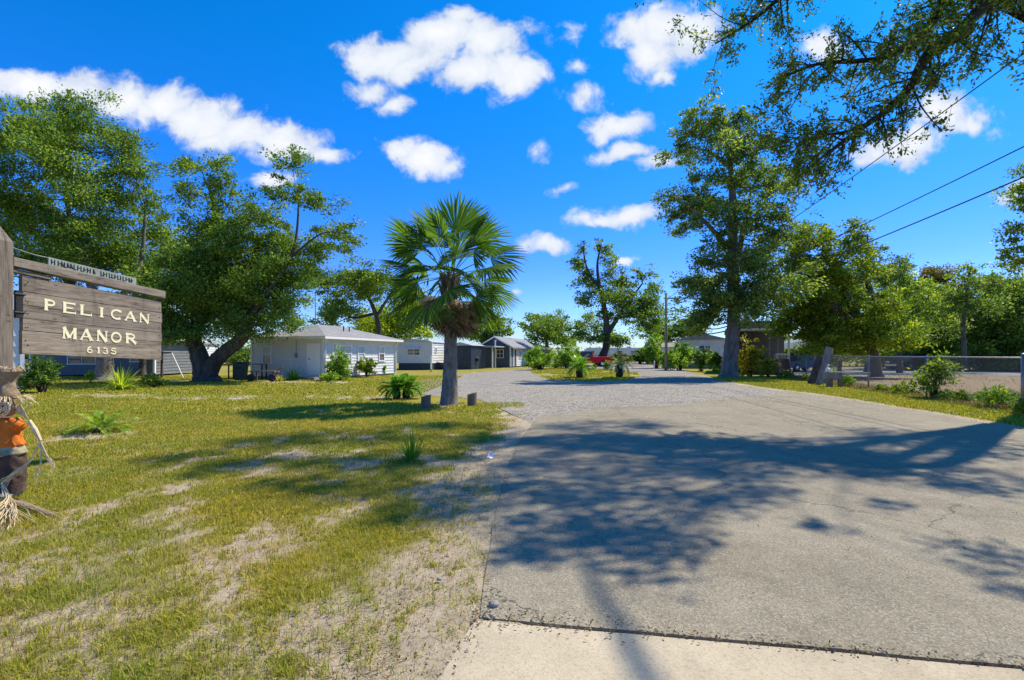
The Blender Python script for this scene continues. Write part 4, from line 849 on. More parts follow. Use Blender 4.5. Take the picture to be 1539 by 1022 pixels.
bush('shrub', 'thin young plant with pale leaves before the blue grey cottage', 'shrub', 136, 576, 553, 13, 'yellow', leafpx=4.5, group=G1, seed=26, dens=1.4)
G2 = 'shrubs in the grass island'
bush('shrub', 'broad ferny bright green shrub at the slate cottage end', 'shrub', 812, 556, 520, 58, 'bright', leafpx=5.0, group=G2, seed=30, wratio=.22)
bush('shrub', 'second ferny green shrub overlapping toward the red pickup', 'shrub', 852, 554, 521, 60, 'bright', leafpx=5.0, group=G2, seed=31, wratio=.22)
bush('shrub', 'small upright clump of green behind the grass island', 'shrub', 912, 552, 536, 14, 'bright', leafpx=3.4, group=G2, seed=32, Y=46)
bush('shrub', 'tiny grey green tuft between the two island cycads', 'shrub', 893, 556, 546, 9, 'thicket', leafpx=3, group=G2, seed=33)
bush('shrub', 'reddish brown low shrub before the white trailer', 'shrub', 937, 548, 531, 26, 'brownish', leafpx=3, group=G2, seed=34, Y=72)
bush('shrub', 'dark hedge shrub before the white trailer', 'shrub', 928, 547, 529, 34, 'oak_dark', leafpx=3, group=G2, seed=35, Y=78)
bush('shrub', 'dark hedge shrub at the far bend beside the trailer end', 'shrub', 962, 546, 524, 44, 'oak', leafpx=3, group=G2, seed=36, Y=80)
bush('shrub', 'rounded green shrub behind the red pickup bonnet', 'shrub', 862, 549, 524, 30, 'oak', leafpx=3, group=G2, seed=37, Y=72)
G3 = 'shrubs along the gravel drive by the pale mobile home'
bush('shrub', 'bright leafy shrub at the foot of the utility pole', 'shrub', 985, 549, 499, 54, 'bright', leafpx=3.6, group=G3, seed=40, Y=52)
bush('shrub', 'broad light green shrub before the pale mobile home', 'shrub', 1022, 554, 511, 60, 'bright', leafpx=4, group=G3, seed=41, Y=46)
bush('shrub', 'dull dark clipped shrub between two lighter shrubs', 'shrub', 1054, 555, 519, 34, 'oak_dark', leafpx=3.6, group=G3, seed=42, Y=43)
bush('shrub', 'narrow bright shrub beside the tall oak trunk', 'shrub', 1074, 558, 523, 26, 'bright', leafpx=3.8, group=G3, seed=43, Y=41)
bush('shrub', 'low grassy mound against the tall oak trunk', 'shrub', 1079, 560, 546, 22, 'bright', leafpx=3.4, group=G3, seed=44, Y=37, stems=False)
bush('shrub', 'yellow orange shrub glowing beside the tall oak trunk', 'shrub', 1127, 566, 511, 48, 'gold', leafpx=4.2, group=G3, seed=45, Y=33, dens=2.2)
bush('shrub', 'lower yellow green shrub at the start of the fence', 'shrub', 1153, 567, 533, 34, 'gold', leafpx=4, group=G3, seed=46, Y=31.5)
G5 = 'shrubs massed beyond the sandy lot'
for k, (px, Y_, tp_, wd, mt, lab) in enumerate(((1262, 45, 505, 60, 'thicket', 'rounded green shrub behind the leaning planks beyond the lot'), (1318, 52, 508, 60, 'yellow', 'yellowish shrub beyond the lot beside the black car'), (1428, 52, 500, 70, 'thicket', 'big leafy shrub beyond the lot behind the open fence shrub'), (1478, 48, 494, 80, 'bright', 'bright shrub beyond the lot filling the gap under the light green tree'), (1530, 46, 490, 80, 'thicket', 'tall shrub beyond the lot behind the thick fence post'), (1225, 47, 512, 40, 'oak', 'dark shrub between the canopy and the leaning planks'))):
    bush('shrub', lab, 'shrub', px, 533 + 1077.3 / Y_, tp_, wd, mt, leafpx=3.6, group=G5, seed=80 + k, dens=1.6)
G4 = 'weeds and shrubs growing through the fence'
bush('shrub', 'tall open shrub growing through the chain link around a post', 'shrub', 1404, 599, 517, 70, 'thicket', leafpx=6, group=G4, seed=50, dens=1.1, ragged=1.35, wratio=.4)
for k, (px, py, tp_, wd, lab) in enumerate(((1274, 581, 563, 26, 'low weeds beside the little grey crate'), (1352, 592, 573, 36, 'weeds between two thin fence posts'), (1447, 605, 584, 30, 'weeds trailing away from the open shrub'), (1500, 613, 577, 64, 'broad leafy weed near the thick fence post'), (1180, 568, 556, 30, 'short weeds at the far end of the chain link'), (1325, 588, 578, 24, 'small tuft under the fence mesh'), (1424, 602, 585, 40, 'spilling green weeds at the foot of the open shrub'), (1540, 625, 600, 40, 'weeds wrapped round the thick fence post'), (1216, 573, 561, 24, 'pale weeds behind the leaning planks'))):
    bush('weed', lab, 'weed', px, py, tp_, wd, 'thicket' if k % 3 else 'bright', leafpx=4.2, group=G4, seed=60 + k, dens=1.6, stems=False, wratio=.35)
# ------------------------------------------------------------------ wooden sign
Z0 = 5.63; UDIR = np.array((.13, 1.0)); UL = np.linalg.norm(UDIR); UDIR /= UL
RZ = math.atan2(UDIR[1], UDIR[0])
BL0 = np.array((-.952 * Z0, Z0)); BLEN = .3355 * 5.63 * UL
PC = BL0 - UDIR * .235 + np.array((-.055, 0))                                   # post centre
SG = thing('hanging_sign', 'weathered grey plank sign hung from a thick wooden post with cream lettering', 'sign', (PC[0], PC[1], 0), RZ)
p = MB(); hw = .10
p.add([(x, y, z) for z in (-.1, 2.60) for x, y in ((-hw, -hw), (hw, -hw), (hw, hw), (-hw, hw))] + [(0, -.03, 2.79), (0, .03, 2.79)],
      [(3, 2, 1, 0), (0, 1, 5, 4), (1, 2, 6, 5), (2, 3, 7, 6), (3, 0, 4, 7), (4, 5, 8), (5, 6, 9, 8), (6, 7, 9), (7, 4, 8, 9)])
p.build('post', M['post_wood'], SG, bevel=.012)
X0 = .235; tz = lambda x: -.046 * (x - X0)
b = MB(); n = 16                                           # beam, slightly sagging toward its free end
def lbar(mb, x0, x1, y0, y1, z0, z1, slope=-.06, xo=X0, n=1, wav=0):
    xs = np.linspace(x0, x1, n + 1); V = []
    for i, x in enumerate(xs):
        d = slope * (x - xo); j = wav * math.sin(i * 1.7 + z0 * 30); V += [(x, y0, z0 + d + j), (x, y1, z0 + d + j), (x, y1, z1 + d - j), (x, y0, z1 + d - j)]
    Fs = [(4 * i + k, 4 * i + 4 + k, 4 * i + 4 + (k + 1) % 4, 4 * i + (k + 1) % 4) for i in range(n) for k in range(4)]
    return mb.add(V, Fs + [(3, 2, 1, 0), tuple(4 * n + k for k in range(4))])
lbar(b, .12, X0 + BLEN + .025, -.07, .05, 2.345, 2.447, n=10, wav=.002); b.build('beam', M['beam_wood'], SG, bevel=.006)
b = MB(); lbar(b, .12, X0 + .3, -.045, .03, 2.285, 2.325); b.build('brace', M['beam_wood'], SG, bevel=.004)
b = MB(); pl = np.array((0, .205, .375, .545, .70, 1.0)) * .868   # five boards of unequal width
for i in range(5):
    lbar(b, X0 + .006 * (i % 2), X0 + BLEN - .008 * ((i + 1) % 2), -.03 - .002 * (i % 2), .008, 2.275 - pl[i + 1] + .0025, 2.275 - pl[i] - .0025, -.046, n=8, wav=.0016)
BOARD = b.build('board', M['sign_wood'], SG, bevel=.003)
b = MB(); lbar(b, X0 + .02, X0 + BLEN - .03, .0095, .02, 1.44, 2.24, -.046)
for x in (.05, BLEN - .09): lbar(b, X0 + x, X0 + x + .06, .0205, .05, 1.45, 2.25, -.046)
b.build('batten', M['beam_wood'], BOARD)
b = MB()                                                    # nail heads, stains below them are in the wood
for i in range(5):
    for x in (.035, .06, BLEN - .05):
        b.lathe((X0 + x, -.034, 2.275 - (pl[i] + pl[i + 1]) / 2 + random.uniform(-.03, .03) - .046 * x), [(.006, -.002), (.006, .003)], 8, (0, -1, 0))
b.build('nail', M['dark_metal'], BOARD)
b = MB()
for x in (.22, BLEN - .3):
    b.tube([(X0 + x, -.02, 2.36 - .05 * x), (X0 + x, -.02, 2.255 - .046 * x)], .008, 6)
b.build('hanger', M['dark_metal'], SG)
b = MB(); b.tube([(.14, -.05, 2.06), (.26, -.04, 2.06)], .012, 6); b.tube([(.14, -.05, 1.86), (.26, -.04, 1.86)], .012, 6); b.box((.20, -.03, 1.95), .07, .03, .3)
b.build('iron_bracket', M['dark_metal'], SG)
# pale strip standing on the beam, its raised marks too worn to read
tx0, tx1 = X0 + .155 * BLEN, X0 + .775 * BLEN; b = MB(); lbar(b, tx0, tx1, -.02, -.006, 2.45, 2.548, -.06)
tp_ = b.build('name_strip', M['zinc'], SG)
b = MB(); q = np.random.default_rng(3); x = tx0 + .03
while x < tx1 - .04:
    z = 2.47 - .06 * (x - X0); t = q.random(); hh = .058
    if abs(x - (tx0 + tx1) / 2) < .03: x += .06; continue
    b = MB(); b.box((x, -.023, z + hh / 2), .008, .006, hh)
    if t < .3: b.box((x + .014, -.023, z + hh * .5), .02, .006, .008)
    elif t < .6: b.box((x + .013, -.023, z + hh * .5), .007, .006, hh, (.9, 0, .42), (0, 1, 0), (-.42, 0, .9))
    elif t < .8: b.box((x + .013, -.023, z + .004), .022, .006, .008)
    b.build('worn_mark', M['dark_metal'], tp_); x += q.uniform(.034, .046)
b = MB(); b.tube(smooth_path(np.array([(.1, -.04, 2.56, .004), (.35, -.03, 2.525, .004), (tx0 + .02, -.015, 2.52, .004)]), 4)[:, :3], .004, 5); b.build('stay_wire', M['galv'], SG)
# cream letters: flared strokes
def arc(cx, cy, rx, ry, a0, a1, n=14): return [(cx + rx * math.cos(R(a0 + (a1 - a0) * k / n)), cy + ry * math.sin(R(a0 + (a1 - a0) * k / n))) for k in range(n + 1)]
TK, TN = .27, .15
GL = {'P': (.78, [([(.17, 0), (.17, 1)], TK), ([(.05, .03), (.3, .03)], .06), ([(.05, .95), (.45, .95)] + arc(.45, .73, .24, .22, 90, -90) + [(.2, .51)], .12)]),
 'E': (.74, [([(.15, 0), (.15, 1)], TK), ([(.08, .945), (.68, .945)], .11), ([(.15, .5), (.58, .5)], .10), ([(.08, .055), (.72, .055)], .11), ([(.67, .99), (.67, .8)], .06), ([(.70, .01), (.70, .22)], .06)]),
 'L': (.72, [([(.15, 0), (.15, 1)], TK), ([(.03, .97), (.28, .97)], .06), ([(.08, .055), (.70, .055)], .11), ([(.68, .01), (.68, .24)], .06)]),
 'I': (.40, [([(.2, 0), (.2, 1)], TK), ([(.06, .97), (.34, .97)], .06), ([(.06, .03), (.34, .03)], .06)]),
 'C': (.95, [(arc(.5, .5, .40, .45, 48, 312, 26), .14), ([(.80, .95), (.80, .72)], .06)]),
 'A': (.98, [([(.48, 1), (.10, 0)], .11), ([(.48, 1), (.86, 0)], TK), ([(.25, .32), (.74, .32)], .09), ([(0, .03), (.22, .03)], .06), ([(.72, .03), (1, .03)], .06)]),
 'N': (.98, [([(.16, 0), (.16, 1)], .11), ([(.16, 1), (.82, 0)], TK), ([(.82, 0), (.82, 1)], .11), ([(.04, .03), (.28, .03)], .06), ([(.70, .97), (.94, .97)], .06)]),
 'M': (1.15, [([(.17, 0), (.17, 1)], .12), ([(.17, 1), (.57, .1)], TK), ([(.57, .1), (.97, 1)], .11), ([(.97, 0), (.97, 1)], TK), ([(.04, .03), (.30, .03)], .06), ([(.84, .03), (1.1, .03)], .06)]),
 'O': (1.0, [(arc(.5, .5, .40, .44, 0, 360, 30), .14)]),
 'R': (.88, [([(.17, 0), (.17, 1)], TK), ([(.05, .95), (.45, .95)] + arc(.45, .73, .24, .22, 90, -90) + [(.2, .51)], .12), ([(.44, .5), (.82, .03)], TK), ([(.05, .03), (.3, .03)], .06)]),
 '6': (.8, [(arc(.4, .31, .27, .27, 0, 360, 24), .13), (arc(.58, .38, .45, .58, 100, 185, 12), .13)]),
 '1': (.42, [([(.22, 0), (.22, 1)], TK), ([(.22, .97), (.06, .80)], .09), ([(.06, .03), (.38, .03)], .06)]),
 '3': (.76, [(arc(.36, .72, .24, .22, 150, -80, 16), .12), (arc(.36, .28, .28, .25, 85, -150, 18), .13)]),
 '5': (.76, [([(.66, .94), (.18, .94), (.16, .56)], .11), (arc(.36, .32, .28, .27, 125, -150, 20), .13)])}
def lettering(text, spots, zc, h, slope):
    lv = 0; xa = spots[0][0]
    for ch, (x, xe) in zip(text, spots):
        mb = MB(); w, st = GL[ch]; sx = (xe - x) / w
        for pts, th in st:
            Pp = np.array([(x + a * sx, zc - h / 2 + c * h - slope * (x + a * sx - xa)) for a, c in pts])
            if len(Pp) == 2: Pp = np.array([Pp[0] + (Pp[1] - Pp[0]) * t for t in (0, .12, .3, .5, .7, .88, 1)])
            tg = np.gradient(Pp, axis=0); tg /= np.linalg.norm(tg, axis=1)[:, None]; nm = np.stack([-tg[:, 1], tg[:, 0]], 1)
            th = th if th > .2 else th * 1.3
            s = np.linspace(-1, 1, len(Pp)); closed = np.linalg.norm(Pp[0] - Pp[-1]) < 1e-6
            wd = th * h * (1 + (0 if closed else .35) * np.abs(s) ** 6) * .5 * 1.02
            lv = (lv + 1) % 5; y = -.0355 - .0004 * lv; V = []
            for q, nn, ww in zip(Pp, nm, wd): V += [(q[0] + nn[0] * ww, y, q[1] + nn[1] * ww), (q[0] - nn[0] * ww, y, q[1] - nn[1] * ww), (q[0] + nn[0] * ww, -.030, q[1] + nn[1] * ww), (q[0] - nn[0] * ww, -.030, q[1] - nn[1] * ww)]
            k = len(Pp); Fs = []
            for i in range(k - 1):
                a = 4 * i; c = a + 4; Fs += [(a, c, c + 1, a + 1), (a, a + 2, c + 2, c), (a + 1, c + 1, c + 3, a + 3)]
            if not closed: Fs += [(0, 1, 3, 2), (4 * k - 4, 4 * k - 2, 4 * k - 1, 4 * k - 3)]
            mb.add(V, Fs)
        mb.build('letter', M['cream'], BOARD)
Hb = .868
def on_board(zx):                                      # distance along the board of a column of the photo
    k = (zx * .2544 - CX) / F; t = (-.952 - k) * Z0 / (k - .13); return X0 + t * UL
for text, cols, fz, fh in (('PELICAN', ((270, 340), (376, 462), (479, 556), (594, 628), (662, 736), (744, 816), (828, 896)), .335, .145),
                           ('MANOR', ((376, 468), (482, 560), (578, 650), (664, 730), (748, 818)), .685, .155), ('6135', ((522, 562), (580, 606), (616, 652), (662, 700)), .897, .09)):
    sp = [(on_board(a), on_board(c)) for a, c in cols]
    lettering(text, sp, 2.275 - fz * Hb - .046 * (sp[0][0] - X0), fh * Hb, .046)

# ------------------------------------------------------------------ scarecrow tied to the post
SCY = 5.10; SX = W(6, SCY)[0]
def sc(px, py, dy=0.0): q = at(px, py, SCY + dy); return np.array((q[0], q[1], q[2]))
SO = np.array((SX, SCY, 0.))
SR = thing('scarecrow', 'straw scarecrow doll in orange shirt and brown trousers tied to the sign post', 'scarecrow', SO)
def blob(mb, rings, n=36, wob=.0):
    if wob and len(rings) > 2: rg = np.array(rings); tt = np.linspace(0, len(rings) - 1, 4 * len(rings)); rings = np.stack([np.interp(tt, np.arange(len(rg)), rg[:, c]) for c in range(5)], 1)                  # rings: (cx, cy, cz, rx, ry)
    W_ = lambda k, cz: 1 + 5 * wob * (fbm(np.array([3 * math.cos(2 * math.pi * k / n) + cz * 9]), np.array([3 * math.sin(2 * math.pi * k / n) + cz * 22]), 3)[0] - .5)
    V = [(cx + rx * W_(k, cz) * math.cos(2 * math.pi * k / n) * (1 + wob * math.sin(1.9 * k + 40 * cz) + .6 * wob * math.sin(.9 * k - 23 * cz)), cy + ry * W_(k, cz) * math.sin(2 * math.pi * k / n) * (1 + wob * math.cos(2 * k + 7 * cz)), cz) for cx, cy, cz, rx, ry in rings for k in range(n)]
    m_ = len(rings); mb.add(V, [(i * n + k, i * n + (k + 1) % n, (i + 1) * n + (k + 1) % n, (i + 1) * n + k) for i in range(m_ - 1) for k in range(n)] + [tuple(range(n))[::-1], tuple((m_ - 1) * n + k for k in range(n))]); return mb
zf = lambda py: CAM_H + (HY - py) / F * SCY
hx = sc(12, 613)[0]
hd = MB(SO); rh = .082
blob(hd, [(hx, SCY, zf(613) + rh * 1.05 * math.sin(R(a)), rh * math.cos(R(a)) + .002, rh * .85 * math.cos(R(a)) + .002) for a in range(-90, 91, 15)], 20)
head = hd.build('head', M['burlap'], SR, True)
f_ = MB(SO)                                          # woven straw disc of the face, ringed like a button
for k, rr in enumerate((.078, .058, .038, .018)):
    t = np.linspace(0, 2 * math.pi, 25); f_.tube([(hx + .012 + rr * math.cos(a), SCY - .078 - .004 * k, zf(612) + rr * math.sin(a)) for a in t], .0085, 5, False)
f_.build('face_disc', M['straw'], head, True)
f_ = MB(SO)
for dx in (-.028, .032): f_.lathe((hx + dx + .01, SCY - .092, zf(609)), [(.009, 0), (.009, .006), (.004, .008)], 10, (0, -1, 0))
f_.build('eye', M['black'], head); f_ = MB(SO)
f_.tube(smooth_path(np.array([(hx - .03, SCY - .094, zf(617), .004), (hx + .012, SCY - .097, zf(620), .004), (hx + .05, SCY - .094, zf(617), .004)]), 5)[:, :3], .0035, 5); f_.build('mouth', M['brown_cl'], head)
f_ = MB(SO); f_.add([(hx + .0, SCY - .095, zf(612)), (hx + .024, SCY - .095, zf(612)), (hx + .012, SCY - .095, zf(608.5)), (hx + .012, SCY - .118, zf(611.5))], [(0, 1, 3), (1, 2, 3), (2, 0, 3)]); f_.build('nose', M['orange'], head)
h_ = MB(SO); q = np.random.default_rng(8)            # tall gathered burlap hat with frayed straw brim
cxh = sc(8, 580)[0]
blob(h_, [(cxh, SCY, zf(600), .085, .08), (cxh, SCY, zf(594), .10, .095), (cxh, SCY, zf(583), .085, .08), (cxh - .005, SCY, zf(575), .075, .07), (cxh, SCY, zf(566), .10, .085), (cxh + .02, SCY, zf(558), .12, .09), (cxh + .02, SCY, zf(553), .10, .07)], 22, .08)
hat = h_.build('hat', M['burlap'], SR, True)
s_ = MB(SO)
for k in range(70):
    a = q.uniform(0, 2 * math.pi); l = q.uniform(.10, .20); c0 = np.array((cxh + .085 * math.cos(a), SCY + .08 * math.sin(a), zf(597)))
    c1 = c0 + np.array((math.cos(a), math.sin(a), q.uniform(-.25, .25))) * l * .5; c2 = c1 + np.array((math.cos(a), math.sin(a), q.uniform(-1.2, .1))) * l * .4
    s_.tube([c0, c1, c2], [.004, .0035, .002], 4)
for k in range(26):
    a = q.uniform(0, 2 * math.pi); s_.tube([(cxh + .02 + .09 * math.cos(a), SCY + .07 * math.sin(a), zf(557)), (cxh + .02 + .11 * math.cos(a), SCY + .09 * math.sin(a), zf(551)), (cxh + .02 + .15 * math.cos(a), SCY + .11 * math.sin(a), zf(q.uniform(549, 560)))], [.005, .004, .002], 4)
s_.build('straw_brim', M['straw'], hat)
s_ = MB(SO)                                          # straw hair loop out beside the head
s_.tube(smooth_path(np.array([(*sc(24, 606), .006), (*sc(36, 604), .006), (*sc(47, 606), .005), (*sc(45, 612), .005), (*sc(38, 618), .005), (*sc(29, 619), .004)]), 4)[:, :3], .006, 5)
for k in range(12): s_.tube([sc(20 + k, 618 - k), sc(30 + k * .8, 622 + q.uniform(-3, 3)), sc(38 + q.uniform(-4, 6), 632 + q.uniform(-6, 4))], [.005, .004, .002], 4)
s_.build('straw_hair', M['straw'], head)
cx0 = sc(0, 650)[0]
t_ = MB(SO); blob(t_, [(cx0, SCY, zf(628), .10, .07), (cx0, SCY, zf(632), .175, .09), (cx0, SCY, zf(645), .185, .105), (cx0 + .005, SCY, zf(660), .20, .115), (cx0 + .01, SCY, zf(668), .215, .125), (cx0 + .01, SCY, zf(671), .20, .115)], 40, .03)
shirt = t_.build('shirt', M['orange'], SR, True)
sl_ = MB(SO)
for sg in (1, -1):
    p0 = np.array((cx0 + sg * .15, SCY - .01, zf(634))); p1 = np.array((cx0 + sg * .225, SCY - .03, zf(642)))
    sl_.tube([p0, (p0 + p1) / 2, p1], [.06, .055, .058], 12)
sl_.build('sleeve', M['orange'], shirt, True)
b_ = MB(SO)
for k in range(3): b_.lathe((cx0 + .06, SCY - .112, zf(636 + 11 * k)), [(.012, 0), (.012, .006)], 10, (0, -1, 0))
b_.box((cx0 - .10, SCY - .108, zf(650)), .06, .012, .055); b_.build('button', M['brown_cl'], shirt)
t_ = MB(SO); blob(t_, [(cx0 + .01, SCY, zf(667), .195, .11), (cx0 + .012, SCY, zf(674), .215, .128), (cx0 + .012, SCY, zf(681), .225, .135), (cx0 + .012, SCY, zf(684), .20, .12)], 26, .03)
hem = t_.build('patched_hem', M['patch_cl'], SR, True)
b_ = MB(SO)
for dx, dz in ((-.07, 676), (.075, 681)): b_.box((cx0 + dx, SCY - .139, zf(dz)), .05, .012, .03)
b_.build('patch', M['burlap'], hem)
b_ = MB(SO); b_.box((cx0 + .135, SCY - .122, zf(678)), .10, .012, .045, (.95, .3, 0), (-.3, .95, 0)); b_.build('patch', M['teal_cl'], hem)
b_ = MB(SO); b_.box((cx0 + .02, SCY - .142, zf(674.5)), .075, .012, .04); b_.build('patch', M['orange'], hem)
t_ = MB(SO)
for sg in (1, -1):
    blob(t_, [(cx0 + .01 + sg * .075, SCY, zf(680), .13, .115), (cx0 + .01 + sg * .112, SCY, zf(695), .105, .11), (cx0 + .01 + sg * .122, SCY, zf(712), .095, .105), (cx0 + .01 + sg * .12, SCY, zf(728), .086, .10), (cx0 + .01 + sg * .12, SCY, zf(737), .08, .095)], 28, .06)
tr = t_.build('trousers', M['brown_cl'], SR, True)
t_ = MB(SO)
for sg in (1, -1):
    for k in range(7): t = np.linspace(0, 2 * math.pi, 17); t_.tube([(cx0 + .01 + sg * .11 + .098 * math.cos(a), SCY + .104 * math.sin(a), zf(727 + 1.9 * k) + .003 * math.sin(3 * a)) for a in t], .007, 5, False)
t_.build('cuff', M['brown_cl'], tr, True)
t_ = MB(SO); t_.tube([sc(44, 632), sc(52, 645), sc(58, 657), sc(61, 662)], [.016, .022, .018, .013], 8)
ap_ = t_
def strands(mb, path, n, sp, r0=.0042):
    for k in range(n):
        off = [(0, 0, 0)] + [q.normal(size=3) * sp * f for f in np.linspace(.3, 1, len(path) - 1) ** 1.4]
        P_ = np.array([[*(np.array(c) + o), 0] for c, o in zip(path, off)]); P_[:, 2] = np.maximum(P_[:, 2], .008)
        ps = smooth_path(P_, 4); mb.tube(ps[:, :3], np.linspace(r0, r0 * .5, len(ps)), 4)
strands(t_, [sc(40, 634), sc(52, 648), sc(61, 664)], 14, .012)
strands(t_, [sc(61, 663), sc(68, 680, -.02), sc(76, 695, -.03), sc(79, 706, -.04)], 9, .028)
strands(t_, [sc(61, 663), sc(62, 690, -.03), sc(58, 708, -.05), sc(54, 720, -.06)], 8, .022)
strands(t_, [sc(61, 663), sc(45, 692, -.05), sc(22, 712, -.1), sc(3, 728, -.14)], 16, .026)
t_.build('straw_arm', M['straw'], SR)
t_ = MB(SO)
strands(t_, [sc(-32, 634), sc(-46, 655), sc(-52, 690), sc(-50, 715)], 16, .03); t_.build('straw_arm', M['straw'], SR)
t_ = MB(SO); yv = SCY - .25
for tgt, n_, spd in (((85, 776), 12, .03), ((60, 770), 9, .035), ((20, 795), 12, .05), ((0, 790), 10, .06), ((-25, 795), 12, .06), ((36, 786), 9, .05)):
    e = gnd(*tgt); e[2] = .012; strands(t_, [sc(2, 724, -.14), sc(12, 748, -.2), (sc(14, 757, -.26) * .55 + e * .45) + (0, 0, .03), e], n_, spd)
t_.build('straw_leg', M['straw'], SR)
t_ = MB(SO); c_ = sc(26, 752, -.12)
for k in range(9):
    a = k * 2 * math.pi / 9; t_.add([c_, c_ + (.03 * math.cos(a - .25), -.01, .025 * math.sin(a - .25)), c_ + (.05 * math.cos(a), -.004, .038 * math.sin(a)), c_ + (.03 * math.cos(a + .25), -.01, .025 * math.sin(a + .25))], [(0, 1, 2, 3)])
t_.build('cloth_flower', M['yellowp'], SR)
b_ = MB(SO)
for sg in (1, -1): blob(b_, [(cx0 + .01 + sg * .11, SCY - .03, .0, .075, .12), (cx0 + .01 + sg * .11, SCY - .03, .03, .08, .125), (cx0 + .01 + sg * .11, SCY, .06, .06, .08), (cx0 + .01 + sg * .11, SCY, .09, .05, .05)], 16)
b_.build('boot', M['stone'], SR, True)

# ------------------------------------------------------------------ buildings
class Frame:
    """corner C, unit a (one face), unit b (other face); P(s, r, z) is a world point"""
    def __init__(s, c, ang, z=0): s.C = np.array(c[:2], float); s.b = np.array((math.sin(ang), math.cos(ang))); s.a = np.array((-s.b[1], s.b[0])); s.z = z
    def P(s, q, r, z): x = s.C + q * s.a + r * s.b; return np.array((x[0], x[1], z))
    def ax(s): return (*s.a, 0), (*s.b, 0)
def window(root, fr, face, u, wd, z0, z1, glass='glass', trim='white_trim', mull=1, org=None, split=None, name='window', off=0.0):
    """window proud of the wall; face 'a' lies at r = 0, face 'b' at s = 0"""
    org = fr.P(0, 0, 0) if org is None else org
    Q = (lambda t, o, z: fr.P(t, -o + off, z)) if face == 'a' else (lambda t, o, z: fr.P(-o + off, t, z))
    ax = (*fr.a, 0) if face == 'a' else (*fr.b, 0); ay = (*fr.b, 0) if face == 'a' else (*fr.a, 0)
    f = MB(org); t = .07; zc = (z0 + z1) / 2; uc = u + wd / 2
    f.box(Q(uc, .045, z1 - t / 2), wd, .07, t, ax, ay); f.box(Q(uc, .052, z0 + t / 2), wd + .06, .085, t, ax, ay)
    for uu in (u + t / 2, u + wd - t / 2): f.box(Q(uu, .043, zc), t, .066, z1 - z0 - 2 * t, ax, ay)
    f.box(Q(uc, .040, zc), wd - 2 * t, .05, .04, ax, ay)
    for k in range(1, mull): f.box(Q(u + wd * k / mull, .041, zc), .05, .058, z1 - z0 - 2 * t, ax, ay)
    fo = f.build(name, M[trim], root)
    if split:
        MB(org).box(Q(uc, .028, (zc + z1) / 2), wd - 2 * t, .012, (z1 - z0) / 2 - t, ax, ay).build('pane', M[glass], fo); MB(org).box(Q(uc, .028, (zc + z0) / 2), wd - 2 * t, .012, (z1 - z0) / 2 - t, ax, ay).build('screen', M[split], fo)
    else: MB(org).box(Q(uc, .028, zc), wd - 2 * t, .012, z1 - z0 - 2 * t, ax, ay).build('pane', M[glass], fo)
    return fo
def door(root, fr, face, u, wd, z0, z1, mat='door', off=0.0):
    org = fr.P(0, 0, 0); Q = (lambda t, o, z: fr.P(t, -o + off, z)) if face == 'a' else (lambda t, o, z: fr.P(-o + off, t, z))
    ax = (*fr.a, 0) if face == 'a' else (*fr.b, 0); ay = (*fr.b, 0) if face == 'a' else (*fr.a, 0); zc = (z0 + z1) / 2; uc = u + wd / 2
    d = MB(org); d.box(Q(uc, .03, zc), wd - .16, .04, z1 - z0 - .08, ax, ay); t = .08
    do = d.build('door', M[mat], root)
    f = MB(org); f.box(Q(uc, .045, z1 - t / 2), wd, .07, t, ax, ay)
    for uu in (u + t / 2, u + wd - t / 2): f.box(Q(uu, .043, zc - t / 2), t, .066, z1 - z0 - t, ax, ay)
    f.build('door_frame', M['white_trim'], do)
    h = MB(org); h.lathe(Q(u + wd - .2, .05, z0 + .95), [(.012, 0), (.012, .03), (.035, .04), (.035, .065), (.01, .07)], 10, tuple(-c for c in ay)); h.build('handle', M['dark_metal'], do)
    return do
def walls(root, fr, la, lb, z0, z1, mat, lap=.18, trim='white_trim', corner=True):
    org = fr.P(0, 0, 0); w_ = MB(org)
    c00, c10, c11, c01 = fr.P(0, 0, 0), fr.P(la, 0, 0), fr.P(la, lb, 0), fr.P(0, lb, 0)
    for p0, p1 in ((c10, c00), (c00, c01), (c01, c11), (c11, c10)): w_.siding(p0, p1, z0, z1, lap)
    wo = w_.build('wall', M[mat], root)
    if corner:
        ax, ay = fr.ax()
        for s_, r_ in ((0, 0), (la, 0), (la, lb), (0, lb)): MB(org).box(fr.P(s_, r_, (z0 + z1) / 2), .13, .13, z1 - z0 - .004, ax, ay).build('corner_trim', M[trim], wo)
    return wo
def hip_roof(root, fr, la, lb, z, rise, over, mat, fascia='white_trim', gable=False):
    org = fr.P(0, 0, 0); e = over; th = .14; h = la / 2
    E = [fr.P(-e, -e, z), fr.P(la + e, -e, z), fr.P(la + e, lb + e, z), fr.P(-e, lb + e, z)]
    ins = -e if gable else h
    R0, R1 = fr.P(h, ins, z + th + rise), fr.P(h, lb - ins, z + th + rise)
    T_ = [q + (0, 0, th) for q in E]
    ro = MB(org).add([*T_, R0, R1], [(0, 4, 1), (1, 4, 5, 2), (2, 5, 3), (3, 5, 4, 0)]).build('roof', M[mat], root)
    f = MB(org); ax, ay = fr.ax(); cz = z + th / 2 - .01
    f.box(fr.P(la / 2, -e, cz), la + 2 * e + .04, .04, th, ax, ay); f.box(fr.P(la / 2, lb + e, cz), la + 2 * e + .04, .04, th, ax, ay)
    f.box(fr.P(-e, lb / 2, cz), .04, lb + 2 * e - .042, th, ax, ay); f.box(fr.P(la + e, lb / 2, cz), .04, lb + 2 * e - .042, th, ax, ay)
    f.box(fr.P(la / 2, lb / 2, z + .01), la + 2 * e - .06, lb + 2 * e - .06, .02, ax, ay)
    f.build('fascia', M[fascia], ro)
    return ro
